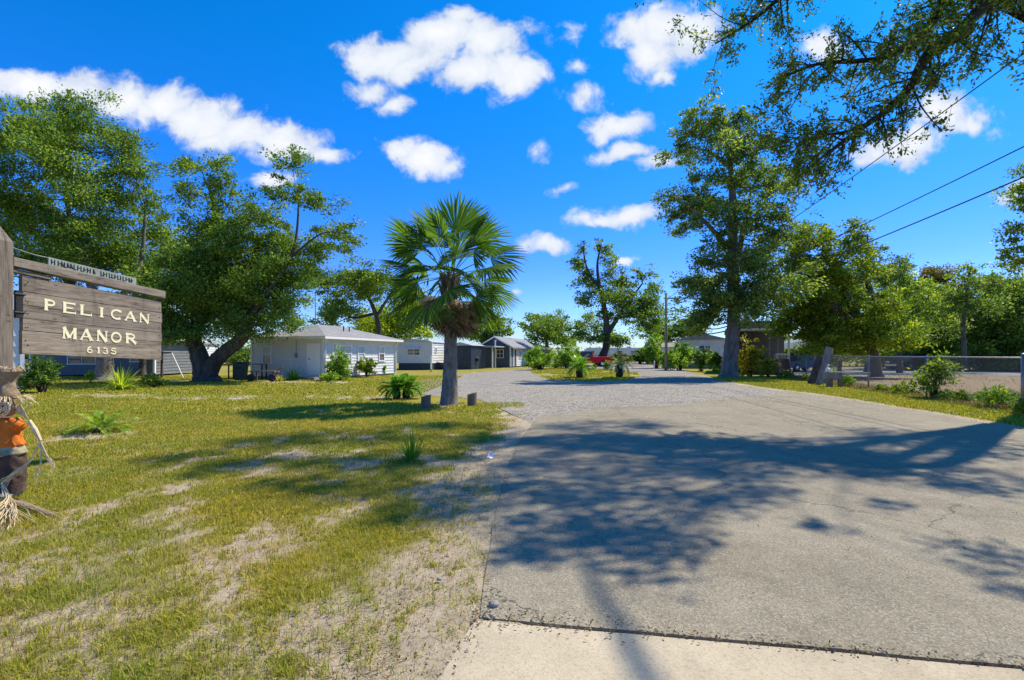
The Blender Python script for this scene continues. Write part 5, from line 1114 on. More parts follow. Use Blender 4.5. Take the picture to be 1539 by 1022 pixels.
# white cottage
C1 = gnd(487, 570.2); f1 = Frame(C1, R(18.9))
H1 = thing('cottage', 'white lap sided cottage with grey hip roof and a shaded white door', 'house', f1.P(0, 0, 0))
walls(H1, f1, 5.2, 7.4, .12, 2.32, 'white_sid', .19)
MB(f1.P(0, 0, 0)).box(f1.P(2.6, 3.7, .05), 5.1, 7.3, .24, *f1.ax()).build('foundation', M['stone'], H1)
ro = hip_roof(H1, f1, 5.2, 7.4, 2.30, .86, .42, 'roof_grey')
g_ = MB(f1.P(0, 0, 0))
for s_, r_ in ((1.1, 3.2), (1.2, 3.9)): g_.lathe(f1.P(s_, r_, 2.75), [(.04, 0), (.04, .4), (.055, .4), (.055, .44)], 8)
g_.build('vent_pipe', M['dark_metal'], ro)
door(H1, f1, 'a', .2, .95, .2, 2.06)
MB(f1.P(0, 0, 0)).box(f1.P(.68, -.35, .07), 1.2, .7, .15, *f1.ax()).build('door_step', M['stone'], H1)
window(H1, f1, 'a', 3.72, .64, .84, 1.92, 'blind', split='glass')
window(H1, f1, 'b', .65, 1.8, .95, 1.98, 'blind', mull=2); window(H1, f1, 'b', 3.05, .74, .98, 1.98, 'blind', split='blind'); window(H1, f1, 'b', 5.36, .68, .95, 1.98, 'blind', split='screen')
g_ = MB(f1.P(0, 0, 0)); g_.tube([f1.P(1.9, -.05, 2.25), f1.P(1.9, -.05, 1.2)], .02, 6); g_.box(f1.P(1.9, -.06, 1.35), .16, .09, .26, *f1.ax()); g_.build('electric_conduit', M['galv'], H1)
AM = thing('antenna_mast', 'thin pale antenna mast standing behind the white cottage roof', 'mast', W(474, 38)); g_ = MB()
g_.tube([(0, 0, -.1), (0, 0, 5.9)], [.05, .03], 8); g_.build('pole', M['galv'], AM)
g_ = MB(); g_.tube([(-.28, 0, 5.0), (.28, 0, 5.0)], .012, 5); [g_.tube([(x, -.2, 5.0), (x, .2, 5.0)], .008, 4) for x in (-.26, -.13, .13, .26)]; g_.build('crossbar', M['galv'], AM)
for s_, r_ in ((-.06, -.30), (-.06, 7.1)): MB(f1.P(0, 0, 0)).tube([f1.P(-.36, r_ + .2, 2.3), f1.P(-.12, r_ + .28, 2.1), f1.P(-.10, r_ + .28, .2)], .035, 8).build('downspout', M['white_trim'], H1)
# white mobile home with a dark skirt
f2 = Frame(W(649, 47), R(10))
H2 = thing('mobile_home', 'white mobile home on a dark skirt behind the fan palm trunk', 'mobile home', f2.P(0, 0, 0))
walls(H2, f2, 3.3, 9.5, .62, 2.55, 'white_sid', .24); o2 = f2.P(0, 0, 0)
MB(o2).box(f2.P(1.65, 4.75, .3), 3.2, 9.4, .66, *f2.ax()).build('skirt', M['navy'], H2)
r_ = MB(o2); hs = [(-.12, 2.55), (.3, 2.72), (1.65, 2.86), (3.0, 2.72), (3.42, 2.55)]
r_.prism([f2.P(s_, -.15, z_) for s_, z_ in hs], f2.P(0, 9.8, 0) - f2.P(0, 0, 0)); r_.build('roof', M['roof_metal'], H2)
window(H2, f2, 'a', 1.1, 1.3, 1.32, 1.98, 'glass', mull=2); window(H2, f2, 'b', .8, .5, 1.6, 2.1, 'glass'); window(H2, f2, 'b', 4, 1.2, 1.3, 2.0, 'glass', mull=2)
ao = MB(o2); q0 = f2.P(1.75, -.06, 2.08); ao.add([f2.P(1.0, -.04, 2.1), f2.P(2.5, -.04, 2.1), f2.P(2.5, -.42, 1.98), f2.P(1.0, -.42, 1.98), f2.P(1.0, -.04, 2.07), f2.P(2.5, -.04, 2.07), f2.P(2.5, -.42, 1.95), f2.P(1.0, -.42, 1.95)], [(0, 1, 2, 3), (7, 6, 5, 4), (0, 4, 5, 1), (2, 6, 7, 3), (1, 5, 6, 2), (3, 7, 4, 0)]); ao.build('window_awning', M['white_trim'], H2)
# dark blue metal shed and its open carport
f3 = Frame(W(708, 48.5), R(14))
H3 = thing('metal_shed', 'dark blue corrugated metal shed directly behind the fan palm', 'shed', f3.P(0, 0, 0)); o3 = f3.P(0, 0, 0)
w_ = MB(o3)
for face in (0, 1):
    Lf = (2.1, 4.5)[face]; n_ = int(Lf / .09)
    for k in range(n_):
        u0, u1 = Lf * k / n_, Lf * (k + 1) / n_; d0, d1 = (.03 * (k % 4 in (1, 2)), .03 * ((k + 1) % 4 in (1, 2)))
        pp_ = [(f3.P(u, -d, z) if face == 0 else f3.P(-d, u, z)) for u, d, z in ((u0, d0, .02), (u1, d1, .02), (u1, d1, 2.25), (u0, d0, 2.25))]
        w_.add(pp_, [(0, 1, 2, 3)])
w_.add([f3.P(2.1, 0, 0), f3.P(2.1, 4.5, 0), f3.P(2.1, 4.5, 2.25), f3.P(2.1, 0, 2.25)], [(0, 1, 2, 3)]); w_.add([f3.P(2.1, 4.5, 0), f3.P(0, 4.5, 0), f3.P(0, 4.5, 2.25), f3.P(2.1, 4.5, 2.25)], [(0, 1, 2, 3)])
w_.build('wall', M['navy'], H3)
MB(o3).prism([f3.P(-.2, -.2, 2.27), f3.P(2.3, -.2, 2.27), f3.P(1.05, -.2, 2.6)], f3.P(0, 4.9, 0) - f3.P(0, 0, 0)).build('roof', M['roof_metal'], H3)
f4 = Frame(W(741, 52), R(14)); CP = thing('carport', 'open carport on white posts between the dark shed and slate cottage', 'carport', f4.P(0, 0, 0)); o4 = f4.P(0, 0, 0)
for s_, r_ in ((.1, .1), (1.75, .1), (.1, 4.8), (1.75, 4.8)): MB(o4).box(f4.P(s_, r_, 1.06), .12, .12, 2.2, *f4.ax()).build('post', M['white_trim'], CP)
MB(o4).prism([f4.P(-.2, -.3, 2.17), f4.P(2.1, -.3, 2.17), f4.P(2.1, -.3, 2.36), f4.P(-.2, -.3, 2.30)], f4.P(0, 5.5, 0) - f4.P(0, 0, 0)).build('roof', M['roof_metal'], CP)
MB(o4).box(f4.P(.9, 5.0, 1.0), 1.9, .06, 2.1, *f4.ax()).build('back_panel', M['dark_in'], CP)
GR = thing('barbecue_grill', 'black barbecue grill under the open carport edge', 'grill', W(715, 50)); MB().lathe((0, 0, .75), [(.1, -.02), (.3, .05), (.36, .2), (.34, .32), (.2, .45), (.05, .5)], 14).build('kettle', M['black'], GR, True)
for a in (0, 2.1, 4.2): MB().tube([(.2 * math.cos(a), .2 * math.sin(a), .8), (.3 * math.cos(a), .3 * math.sin(a), 0)], .02, 6).build('leg', M['galv'], GR)
# slate cottage: gable end with white trim
f5 = Frame(W(767, 56), R(16)); H5 = thing('cottage', 'slate grey cottage with pale shingle roof and a white lit side wall', 'house', f5.P(0, 0, 0)); o5 = f5.P(0, 0, 0)
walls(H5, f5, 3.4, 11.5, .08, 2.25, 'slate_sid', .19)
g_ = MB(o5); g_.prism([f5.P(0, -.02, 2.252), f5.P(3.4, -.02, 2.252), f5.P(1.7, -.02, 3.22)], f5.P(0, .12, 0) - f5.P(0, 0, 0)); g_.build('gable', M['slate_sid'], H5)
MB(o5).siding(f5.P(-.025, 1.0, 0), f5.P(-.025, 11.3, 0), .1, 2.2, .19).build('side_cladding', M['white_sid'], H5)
for k, (sa, sb) in enumerate(((-.5, 1.7), (3.9, 1.7))):
    za, zb = 2.08, 3.30
    MB(o5).prism([f5.P(sa, -.45, za), f5.P(sb, -.45, zb), f5.P(sb, -.45, zb + .13), f5.P(sa, -.45, za + .13)], f5.P(0, 12.4, 0) - f5.P(0, 0, 0)).build('roof', M['roof_grey'], H5)
for sa in (-.5, 3.9): MB(o5).prism([f5.P(sa, -.49, 2.05), f5.P(1.7, -.49, 3.27), f5.P(1.7, -.49, 3.44), f5.P(sa, -.49, 2.22)], f5.P(0, .035, 0) - f5.P(0, 0, 0)).build('barge_board', M['white_trim'], H5)
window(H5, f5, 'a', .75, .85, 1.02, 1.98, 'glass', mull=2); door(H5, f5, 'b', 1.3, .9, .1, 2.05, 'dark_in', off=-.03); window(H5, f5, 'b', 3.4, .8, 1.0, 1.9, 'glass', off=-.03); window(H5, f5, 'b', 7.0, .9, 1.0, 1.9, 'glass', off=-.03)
PS = thing('porch_post', 'white post standing clear of the slate cottage gable', 'post', W(744.5, 54.5)); MB().box((0, 0, 1.4), .13, .13, 2.9).build('shaft', M['white_trim'], PS); MB().box((0, 0, 2.9), .22, .22, .1).build('cap', M['white_trim'], PS)
f6 = Frame(W(812, 73), R(16)); H6 = thing('cottage', 'farther dark cottage whose low roof shows past the white lit wall', 'house', f6.P(0, 0, 0))
walls(H6, f6, 5.0, 8, .1, 2.2, 'slate_sid', .2); hip_roof(H6, f6, 5.0, 8, 2.2, .9, .5, 'roof_grey'); window(H6, f6, 'a', 1, .9, 1, 1.9); window(H6, f6, 'a', 3, .9, 1, 1.9)
# blue grey cottage behind the sign
f7 = Frame(W(232, 33.5), R(-4)); H7 = thing('cottage', 'low blue grey cottage in shade under the sign with white framed window', 'house', f7.P(0, 0, 0)); o7 = f7.P(0, 0, 0)
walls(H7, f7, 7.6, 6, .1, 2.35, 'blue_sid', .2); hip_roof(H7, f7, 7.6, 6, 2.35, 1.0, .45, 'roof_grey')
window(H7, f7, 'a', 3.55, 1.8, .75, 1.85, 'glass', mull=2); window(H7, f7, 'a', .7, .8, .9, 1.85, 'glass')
g_ = MB(o7); [g_.box(f7.P(s_, -1.6, .55), .1, .1, 1.1, *f7.ax()) for s_ in (5.6, 6.6, 7.6)]; g_.box(f7.P(6.6, -1.6, 1.08), 2.1, .07, .07, *f7.ax()); g_.box(f7.P(6.6, -1.6, .5), 2.1, .05, .06, *f7.ax()); g_.build('porch_railing', M['white_trim'], H7)
f8 = Frame(W(33.5, 21), R(-47)); H8 = thing('garden_shed', 'pale flat sided shed seen between the sign post and the board', 'shed', f8.P(0, 0, 0)); o8 = f8.P(0, 0, 0)
walls(H8, f8, 3.0, 3.0, .05, 3.0, 'white_sid', .4, corner=True); MB(o8).prism([f8.P(-.2, -.2, 3.0), f8.P(3.2, -.2, 3.0), f8.P(3.2, -.2, 3.1), f8.P(-.2, -.2, 3.25)], f8.P(0, 3.4, 0) - f8.P(0, 0, 0)).build('roof', M['roof_metal'], H8); MB(o8).box(f8.P(.2, -.05, .55), .36, .05, .8, *f8.ax()).build('vent_panel', M['tan_sid'], H8)
f9 = Frame(W(292, 52), R(3)); H9 = thing('mobile_home', 'pale grey trailer home far behind the forked oak trunk', 'mobile home', f9.P(0, 0, 0))
walls(H9, f9, 9, 4, .5, 2.5, 'white_sid', .25); o9 = f9.P(0, 0, 0); MB(o9).box(f9.P(4.5, 2, .25), 8.8, 3.8, .55, *f9.ax()).build('skirt', M['stone'], H9); MB(o9).prism([f9.P(-.2, -.2, 2.5), f9.P(-.2, 4.2, 2.5), f9.P(-.2, 2, 2.9)], f9.P(9.4, 0, 0) - f9.P(0, 0, 0)).build('roof', M['roof_metal'], H9)
for s_ in (1.2, 3.6, 6.5): window(H9, f9, 'a', s_, 1.1, 1.3, 2.0)
SF = thing('lean_to_frame', 'dark post and slanting white pole frame beside the sign end', 'frame', W(243, 31)); MB().tube([(0, 0, -.05), (.02, 0, 1.6)], .07, 8).build('post', M['bark'], SF); MB().tube([(0, 0, 1.5), (.6, 0, 1.52)], .05, 8).build('rail', M['bark'], SF); MB().tube([(.6, 0, 1.5), (1.3, 0, .0)], .04, 8).build('slanting_pole', M['white_trim'], SF)
# pale mobile home, porch house
f10 = Frame(W(1092, 52), R(18)); H10 = thing('mobile_home', 'long pale mobile home behind shrubs with a tan roof', 'mobile home', f10.P(0, 0, 0)); o10 = f10.P(0, 0, 0)
walls(H10, f10, 4.6, 13, .8, 2.95, 'cream_sid', .24); MB(o10).box(f10.P(2.3, 6.5, .4), 4.4, 12.8, .86, *f10.ax()).build('skirt', M['tan_sid'], H10)
MB(o10).prism([f10.P(-.3, -.25, 2.95), f10.P(4.9, -.25, 2.95), f10.P(2.3, -.25, 3.6)], f10.P(0, 13.5, 0) - f10.P(0, 0, 0)).build('roof', M['roof_tan'], H10)
window(H10, f10, 'a', 1.5, 1.2, 1.6, 2.4, mull=2)
f10b = Frame(W(1042, 72), R(8)); H10b = thing('mobile_home', 'low cream mobile home just beyond the utility pole', 'mobile home', f10b.P(0, 0, 0)); ob_ = f10b.P(0, 0, 0)
walls(H10b, f10b, 5.5, 10, .5, 2.5, 'cream_sid', .24); MB(ob_).box(f10b.P(2.7, 5, .25), 5.3, 9.8, .55, *f10b.ax()).build('skirt', M['tan_sid'], H10b); MB(ob_).prism([f10b.P(-.3, -.25, 2.5), f10b.P(-.3, 10.3, 2.5), f10b.P(-.3, 5, 3.3)], f10b.P(6.1, 0, 0) - f10b.P(0, 0, 0)).build('roof', M['roof_tan'], H10b); window(H10b, f10b, 'a', 1.5, 1.2, 1.3, 2.0, mull=2)
f11 = Frame(W(1187, 37), R(22)); H11 = thing('porch_house', 'raised dark screened porch house with a white corner post and pale roof', 'house', f11.P(0, 0, 0)); o11 = f11.P(0, 0, 0)
A11 = f11.ax()
MB(o11).box(f11.P(1.9, 1.7, .62), 3.8, 3.4, .16, *A11).build('deck', M['plank'], H11)
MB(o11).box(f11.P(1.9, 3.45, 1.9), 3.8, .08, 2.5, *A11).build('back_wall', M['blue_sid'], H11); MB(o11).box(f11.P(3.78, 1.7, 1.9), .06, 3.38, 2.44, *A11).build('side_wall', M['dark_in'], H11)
for s_ in (.06, 3.7): MB(o11).box(f11.P(s_, .06, 1.92), .13, .13, 2.5, *A11).build('post', M['white_trim'], H11)
for s_ in (1.3, .75): MB(o11).box(f11.P(s_, .08, 1.92), .07, .07, 2.46, *A11).build('screen_post', M['galv'], H11)
g_ = MB(o11); g_.box(f11.P(.45, .02, 1.45), .9, .05, .06, *A11); [g_.box(f11.P(.05 + .1 * k, .03, 1.06), .035, .035, .74, *A11) for k in range(1, 10)]; g_.build('railing', M['white_trim'], H11)
MB(o11).prism([f11.P(-.45, -.45, 3.17), f11.P(4.3, -.45, 3.17), f11.P(4.3, -.45, 3.33), f11.P(3.2, -.45, 3.85), f11.P(.5, -.45, 3.85), f11.P(-.45, -.45, 3.33)], f11.P(0, 9, 0) - f11.P(0, 0, 0)).build('roof', M['roof_tan'], H11)
MB(o11).box(f11.P(1.92, -.47, 3.25), 4.76, .04, .17, *A11).build('fascia', M['white_trim'], H11)
MB(o11).box(f11.P(1.9, 5.9, 1.6), 3.7, 4.7, 3.1, *A11).build('rear_room', M['blue_sid'], H11); g_ = MB(o11); [g_.box(f11.P(s_, r_, .26), .15, .15, .55, *A11) for s_ in (.2, 1.9, 3.6) for r_ in (.2, 3.2)]; g_.build('pier', M['stone'], H11)
CPY = thing('shade_canopy', 'grey green fabric canopy over a parked car by the porch house', 'canopy', W(1208, 44)); q_ = 1.6
for x, y in ((-q_, -2), (q_, -2), (-q_, 2), (q_, 2)): MB().tube([(x, y, -.02), (x, y, 1.95)], .04, 6).build('leg', M['galv'], CPY)
MB().add([(-1.8, -2.2, 1.9), (1.8, -2.2, 1.9), (1.8, 2.2, 1.9), (-1.8, 2.2, 1.9), (0, -2.2, 2.75), (0, 2.2, 2.75), (-1, -2.2, 2.45), (1, -2.2, 2.45), (-1, 2.2, 2.45), (1, 2.2, 2.45)], [(0, 6, 8, 3), (6, 4, 5, 8), (4, 7, 9, 5), (7, 1, 2, 9)]).build('cover', M['tarp'], CPY)
AD = thing('lawn_chair', 'red brown wooden lawn chair in front of the porch railing', 'chair', W(1184, 34)); MB().box((0, 0, .4), .55, .5, .05).build('seat', M['red_wood'], AD); MB().box((0, .28, .75), .55, .05, .75, (1, 0, 0), (0, .95, -.3), (0, .3, .95)).build('backrest', M['red_wood'], AD)
for x in (-.3, .3): MB().box((x, 0, .6), .09, .6, .04).build('armrest', M['red_wood'], AD)
for x, y in ((-.25, -.2), (.25, -.2), (-.25, .22), (.25, .22)): MB().box((x, y, .2), .06, .06, .4).build('leg', M['red_wood'], AD)
# white travel trailer
f12 = Frame(W(966, 92), R(4)); H12 = thing('travel_trailer', 'long white travel trailer across the far end of the drive', 'trailer', f12.P(0, 0, 0)); o12 = f12.P(0, 0, 0); A12 = f12.ax()
MB(o12).prism([f12.P(s_, 0, z_) for s_, z_ in ((0, .55), (10.2, .55), (10.4, .9), (10.4, 2.1), (9.9, 2.65), (.2, 2.65), (0, 2.4))], f12.P(0, 2.4, 0) - f12.P(0, 0, 0)).build('body', M['white_car'], H12)
MB(o12).box(f12.P(5.2, -.012, 1.25), 9.6, .02, .14, *A12).build('stripe', M['stone'], H12)
for s_ in (1.2, 3.6, 6.4, 8.6): window(H12, f12, 'a', s_, 1.0, 1.5, 2.1)
door(H12, f12, 'a', 5.0, .8, .6, 2.2)
for s_ in (4.2, 5.9): MB(o12).lathe(f12.P(s_, -.02, .33), [(.33, 0), (.33, .22), (.15, .24)], 16, (*f12.b, 0)).build('wheel', M['black'], H12)
# ------------------------------------------------------------------ vehicles
def car(name, label, loc, rz, paint, Lc, prof, cabin, wid=1.75, wheels=(.82, -.86), wr=.33, bed=None):
    root = thing(name, label, 'pickup' if bed else 'car', loc, rz); w2 = wid / 2
    b_ = MB(); n_ = len(prof); rows = [(-w2, .94), (-w2 * .97, 1), (w2 * .97, 1), (w2, .94)]
    V = [(x, y, .3 + (z - .3) * k) for y, k in rows for x, z in prof]; Fs = [(i * n_ + k, (i + 1) * n_ + k, (i + 1) * n_ + (k + 1) % n_, i * n_ + (k + 1) % n_) for i in range(3) for k in range(n_)] + [tuple(range(n_))[::-1], tuple(3 * n_ + k for k in range(n_))]
    b_.add(V, Fs).build('body', M[paint], root, bevel=.03)
    (x0, x1, x2, x3), z0, z1 = cabin; t = w2 * .72; e = w2 * .90
    g_ = MB().add([(x0, -e, z0), (x3, -e, z0), (x3, e, z0), (x0, e, z0), (x1, -t, z1), (x2, -t, z1), (x2, t, z1), (x1, t, z1)], [(0, 1, 5, 4), (1, 2, 6, 5), (2, 3, 7, 6), (3, 0, 4, 7)]).build('window', M['glass'], root)
    MB().box(((x1 + x2) / 2, 0, z1 + .02), x2 - x1 + .1, 2 * t + .08, .06).build('roof', M[paint], root, bevel=.02)
    pil = MB()
    for (xa, xb) in ((x0, x1), (x3, x2), ((x0 + x3) / 2, (x1 + x2) / 2)):
        for sg in (-1, 1): pil.tube([(xa, sg * e, z0), (xb, sg * t, z1)], .045, 6)
    pil.build('pillar', M[paint], root)
    for fx in wheels:
        for sg in (-1, 1):
            wo = MB().lathe((fx * Lc / 2 * .75, sg * (w2 - .19), wr), [(wr * .6, 0), (wr, .02), (wr, .19), (wr * .65, .21)], 20, (0, sg, 0)).build('wheel', M['black'], root)
            MB().lathe((fx * Lc / 2 * .75, sg * (w2 + .005), wr), [(wr * .55, 0), (wr * .55, .015), (wr * .2, .03)], 14, (0, sg, 0)).build('rim', M['chrome'], wo)
    for sg in (-1, 1):
        MB().box((Lc / 2 - .02, sg * w2 * .72, .72), .06, .34, .16).build('headlight', M['chrome'], root); MB().box((-Lc / 2 + .02, sg * w2 * .8, .8), .06, .2, .2).build('tail_light', M['lampred'], root)
    MB().box((Lc / 2 + .01, 0, .45), .12, wid * .96, .18).build('bumper', M['chrome'], root); MB().box((-Lc / 2 - .01, 0, .45), .12, wid * .96, .18).build('bumper', M['chrome'], root)
    return root
sedan = [(-2.2, .35), (2.2, .35), (2.25, .6), (2.1, .82), (1.0, .95), (-1.7, .98), (-2.2, .88), (-2.25, .6)]
sedc = ((-1.55, -.75, .45, 1.1), .95, 1.42)
truck = [(-2.6, .45), (2.6, .45), (2.65, .8), (2.55, 1.1), (1.3, 1.18), (-2.6, 1.15), (-2.65, .8)]
car('pickup_truck', 'bright red pickup parked beyond the island shrubs', W(883, 60), R(174), 'red_car', 5.2, truck, ((-.6, -.5, .7, 1.4), 1.15, 1.75), 1.95, wr=.38, bed=True)
car('parked_car', 'dark blue car parked under the grey green canopy', W(1203, 43), R(200), 'blue_car', 4.4, sedan, sedc)
car('parked_car', 'black car parked in the shade beyond the sandy lot', W(1372, 47), R(195), 'dark_car', 4.4, sedan, sedc)
# ------------------------------------------------------------------ poles, wires
FP = W(1001, 45.0); UP = thing('utility_pole', 'slim dark utility pole rising from shrubs beside the gravel drive', 'pole', FP)
MB().tube([(0, 0, -.1), (.02, 0, 6.85)], [.13, .10], 10).build('shaft', M['plank'], UP, True); MB().box((.55, 0, 6.35), 1.5, .09, .1).build('crossarm', M['plank'], UP)
for x in (.35, .8, 1.2): MB().lathe((x, 0, 6.4), [(.03, 0), (.05, .04), (.03, .08), (.05, .12), (.02, .16)], 8).build('insulator', M['stone'], UP)
def wire(x0, z0, x1, z1, sag, r_, lab):
    p0 = np.array((FP[0] + x0, 45.0, z0)); p1 = np.array((x1, -6.0, z1)); t = np.linspace(0, 1, 40)
    P_ = p0 + (p1 - p0) * t[:, None]; P_[:, 2] -= sag * 4 * t * (1 - t)
    tag(MB().tube(P_, r_, 5).build('overhead_wire', M['black']), lab, 'wire', 'overhead wires along the drive')
wire(.35, 6.5, 9.6, 9.6, .75, .014, 'highest of the overhead wires slanting up across the sky')
wire(.1, 5.7, 9.6, 7.05, .85, .014, 'middle overhead wire slanting up beyond the highest one')
wire(0, 5.1, 9.6, 6.35, .85, .017, 'lowest and thickest of the slanting overhead wires')
# ------------------------------------------------------------------ chain link fence
FY0, FY1, FH = 5.5, 34.0, 1.33
fd = np.array((.241, 1.0)) / math.hypot(.241, 1); fn = np.array((fd[1], -fd[0])); fl = (FY1 - FY0) * math.hypot(.241, 1)
FO = np.array((fence_x(FY0), FY0, 0)); FE = thing('chain_link_fence', 'grey chain link fence with thin posts along the sandy lot', 'fence', FO)
fq = lambda u, z: np.array((*(FO[:2] + fd * u), z))
for Yp in (6.3, 9.2, 12.6, 16.8, 21.0, 25.2, 28.6, 31.6, 33.9):
    u = (Yp - FY0) * math.hypot(.241, 1); big_ = abs(Yp - 12.6) < .1
    po = MB(FO).tube([fq(u, -.1), fq(u, FH + (.06 if big_ else .0))], .055 if big_ else .03, 10).build('post', M['galv'], FE, True)
    MB(FO).lathe(fq(u, FH + (.06 if big_ else 0)), [(.06 if big_ else .036, 0), (.055 if big_ else .03, .03), (.01, .05)], 10).build('post_cap', M['galv'], po)
MB(FO).tube([fq(0, FH - .01), fq(fl, FH - .01)], .021, 8).build('top_rail', M['galv'], FE, True)
g_ = MB(FO); cell = .075; hh_ = FH - .06
for k in range(int(-hh_ / cell), int(fl / cell)):
    for sg in (1, -1):
        u0 = k * cell; u1 = u0 + hh_
        if u1 < 0 or u0 > fl: continue
        a_, b_ = max(u0, 0), min(u1, fl); za, zb = .04 + (a_ - u0), .04 + (b_ - u0)
        if sg < 0: za, zb = hh_ + .08 - za, hh_ + .08 - zb
        o_ = np.array((*fn, 0)) * .003 * sg
        g_.tube([fq(a_, za) + o_, fq(b_, zb) + o_], .0032, 3, False)
g_.build('mesh', M['fence_wire'], FE)
# ------------------------------------------------------------------ planks, crate, logs, small things
def plank(label, base, top, w_, t_, Y, mat='plank'):
    b0 = W(base, Y); e = at(top[0], top[1], Y) + (0, .25, 0); L_ = e - b0; l = np.linalg.norm(L_); az_ = L_ / l
    ax_ = np.array((az_[2], 0, -az_[0])); ax_ /= np.linalg.norm(ax_); ay_ = np.cross(az_, ax_); b_ = MB(b0); n_ = 8; V = []
    for i in range(n_ + 1):
        f = i / n_; j = random.uniform(-.02, .02); ww = w_ * (1 - .12 * f)
        V += [b0 + az_ * l * f + ax_ * (sx * ww / 2 + j) + ay_ * sy * t_ / 2 for sx, sy in ((-1, -1), (1, -1), (1, 1), (-1, 1))]
    b_.add(V, [(4 * i + k, 4 * i + (k + 1) % 4, 4 * i + 4 + (k + 1) % 4, 4 * i + 4 + k) for i in range(n_) for k in range(4)] + [(3, 2, 1, 0), tuple(4 * n_ + k for k in range(4))])
    tag(b_.build('leaning_plank', M[mat], None, loc=b0, bevel=.01), label, 'plank', 'old timbers leaning by the fence')
plank('pale grey timber leaning in front with a rounded top', 1231, (1251, 522), .30, .10, 23.6)
plank('darker timber leaning behind the pale one', 1219, (1238, 535), .34, .12, 24.2, 'bark')
plank('thin second timber tip showing just behind the pale one', 1240, (1255, 524), .14, .08, 24.8)
CB = thing('wooden_crate', 'small weathered box on legs beside the leaning timbers', 'box', W(1251, 22.2)); g_ = 'plank'
MB().box((0, 0, .50), .62, .4, .30).build('box_top', M['plank'], CB, bevel=.01)
for x in (-.25, .25): MB().box((x, -.12, .18), .13, .12, .38).build('leg', M['logtop'], CB)
MB().box((0, .12, .2), .12, .12, .4).build('leg', M['plank'], CB)
tag(blade_plant('blade_shrub', 'pale grassy plant sprouting from the weathered box', 'plant', W(1251, 22.2) + (0, 0, .64), 26, .38, .02, 'sago_pale', (.1, 1.0), .5, .1, None, 77))
GH = thing('goose_ornament', 'white curved goose ornament perched on the weathered box', 'ornament', W(1244, 22.1) + (0, 0, .65))
MB().lathe((0, 0, .09), [(.01, -.09), (.08, -.06), (.10, 0), (.07, .07), (.03, .1)], 12).build('body', M['white_trim'], GH, True); MB().tube(smooth_path(np.array([(0, 0, .14, .03), (-.02, -.02, .24, .025), (.01, -.03, .31, .025), (.05, -.03, .28, .02)]), 4)[:, :3], .024, 8).build('neck', M['white_trim'], GH, True)
def logstump(label, loc, r_, h):
    root = thing('log_stump', label, 'stump', loc, 0, 'cut log stumps beside the fan palm'); n_ = 18
    V = [(r_ * (1 + .07 * math.sin(2.3 * k + z * 4) + random.uniform(-.02, .02)) * math.cos(2 * math.pi * k / n_), r_ * (1 + .07 * math.cos(1.7 * k)) * math.sin(2 * math.pi * k / n_), z + (.03 * math.cos(k * .35) if z > .1 else 0)) for z in (-.05, h * .4, h) for k in range(n_)]
    MB().add(V, [(i * n_ + k, i * n_ + (k + 1) % n_, (i + 1) * n_ + (k + 1) % n_, (i + 1) * n_ + k) for i in range(2) for k in range(n_)]).build('trunk', M['log'], root, True)
    MB().add(V[2 * n_:], [tuple(range(n_))]).build('cut_end', M['logtop'], root)
logstump('squat log stump on the lawn side of the fan palm', gnd(640, 613), .125, .32)
logstump('log stump on the driveway side of the fan palm', gnd(709.5, 609), .125, .33)
def rock(name, label, cat, px, py, r_, mat, sc_=(1, .8, .7), grp=None, seed=0):
    q = np.random.default_rng(seed); import bmesh
    bm = bmesh.new(); bmesh.ops.create_icosphere(bm, subdivisions=3, radius=1)
    for v in bm.verts:
        c = np.array(v.co); k = 1 + .35 * (fbm(np.array([c[0] * 1.5 + seed]), np.array([c[1] * 1.5 + c[2] * 1.3]))[0] - .5); v.co = Vector([float(a * k * r_ * s) for a, s in zip(c, sc_)])
    me = bpy.data.meshes.new(name); bm.to_mesh(me); bm.free(); me.polygons.foreach_set('use_smooth', np.ones(len(me.polygons), dtype=bool))
    o = link(name, me, M[mat], None, gnd(px, py) + (0, 0, r_ * sc_[2] * .7)); return tag(o, label, cat, grp)
rock('rock', 'fist sized grey stone where the driveway meets the apron', 'rock', 742, 912, .030, 'stone', seed=3)
rock('rock', 'small dark stone in the sand beside the driveway', 'rock', 660, 872, .017, 'stone', seed=4)
rock('rock', 'flat pale stone chip near the apron corner', 'rock', 735, 927, .028, 'stone', (1.3, .9, .3), seed=5)
q = np.random.default_rng(4); n_ = 8; V = []; c_ = gnd(737, 691)
for j in range(n_):
    for i in range(n_): u, v_ = i / 7 - .5, j / 7 - .5; V.append((.085 * u + .02 * v_, .05 * v_, .012 + .045 * abs(v_ + .3 * u) + .02 * math.sin(7 * u) * v_ + .05 * (v_ + .5)))
tag(link('paper_scrap', raw_mesh('paper_scrap', V, [(j * n_ + i, j * n_ + i + 1, (j + 1) * n_ + i + 1, (j + 1) * n_ + i) for j in range(n_ - 1) for i in range(n_ - 1)]), M['paper'], None, c_), 'crumpled white paper scrap lying beside the driveway edge', 'litter')
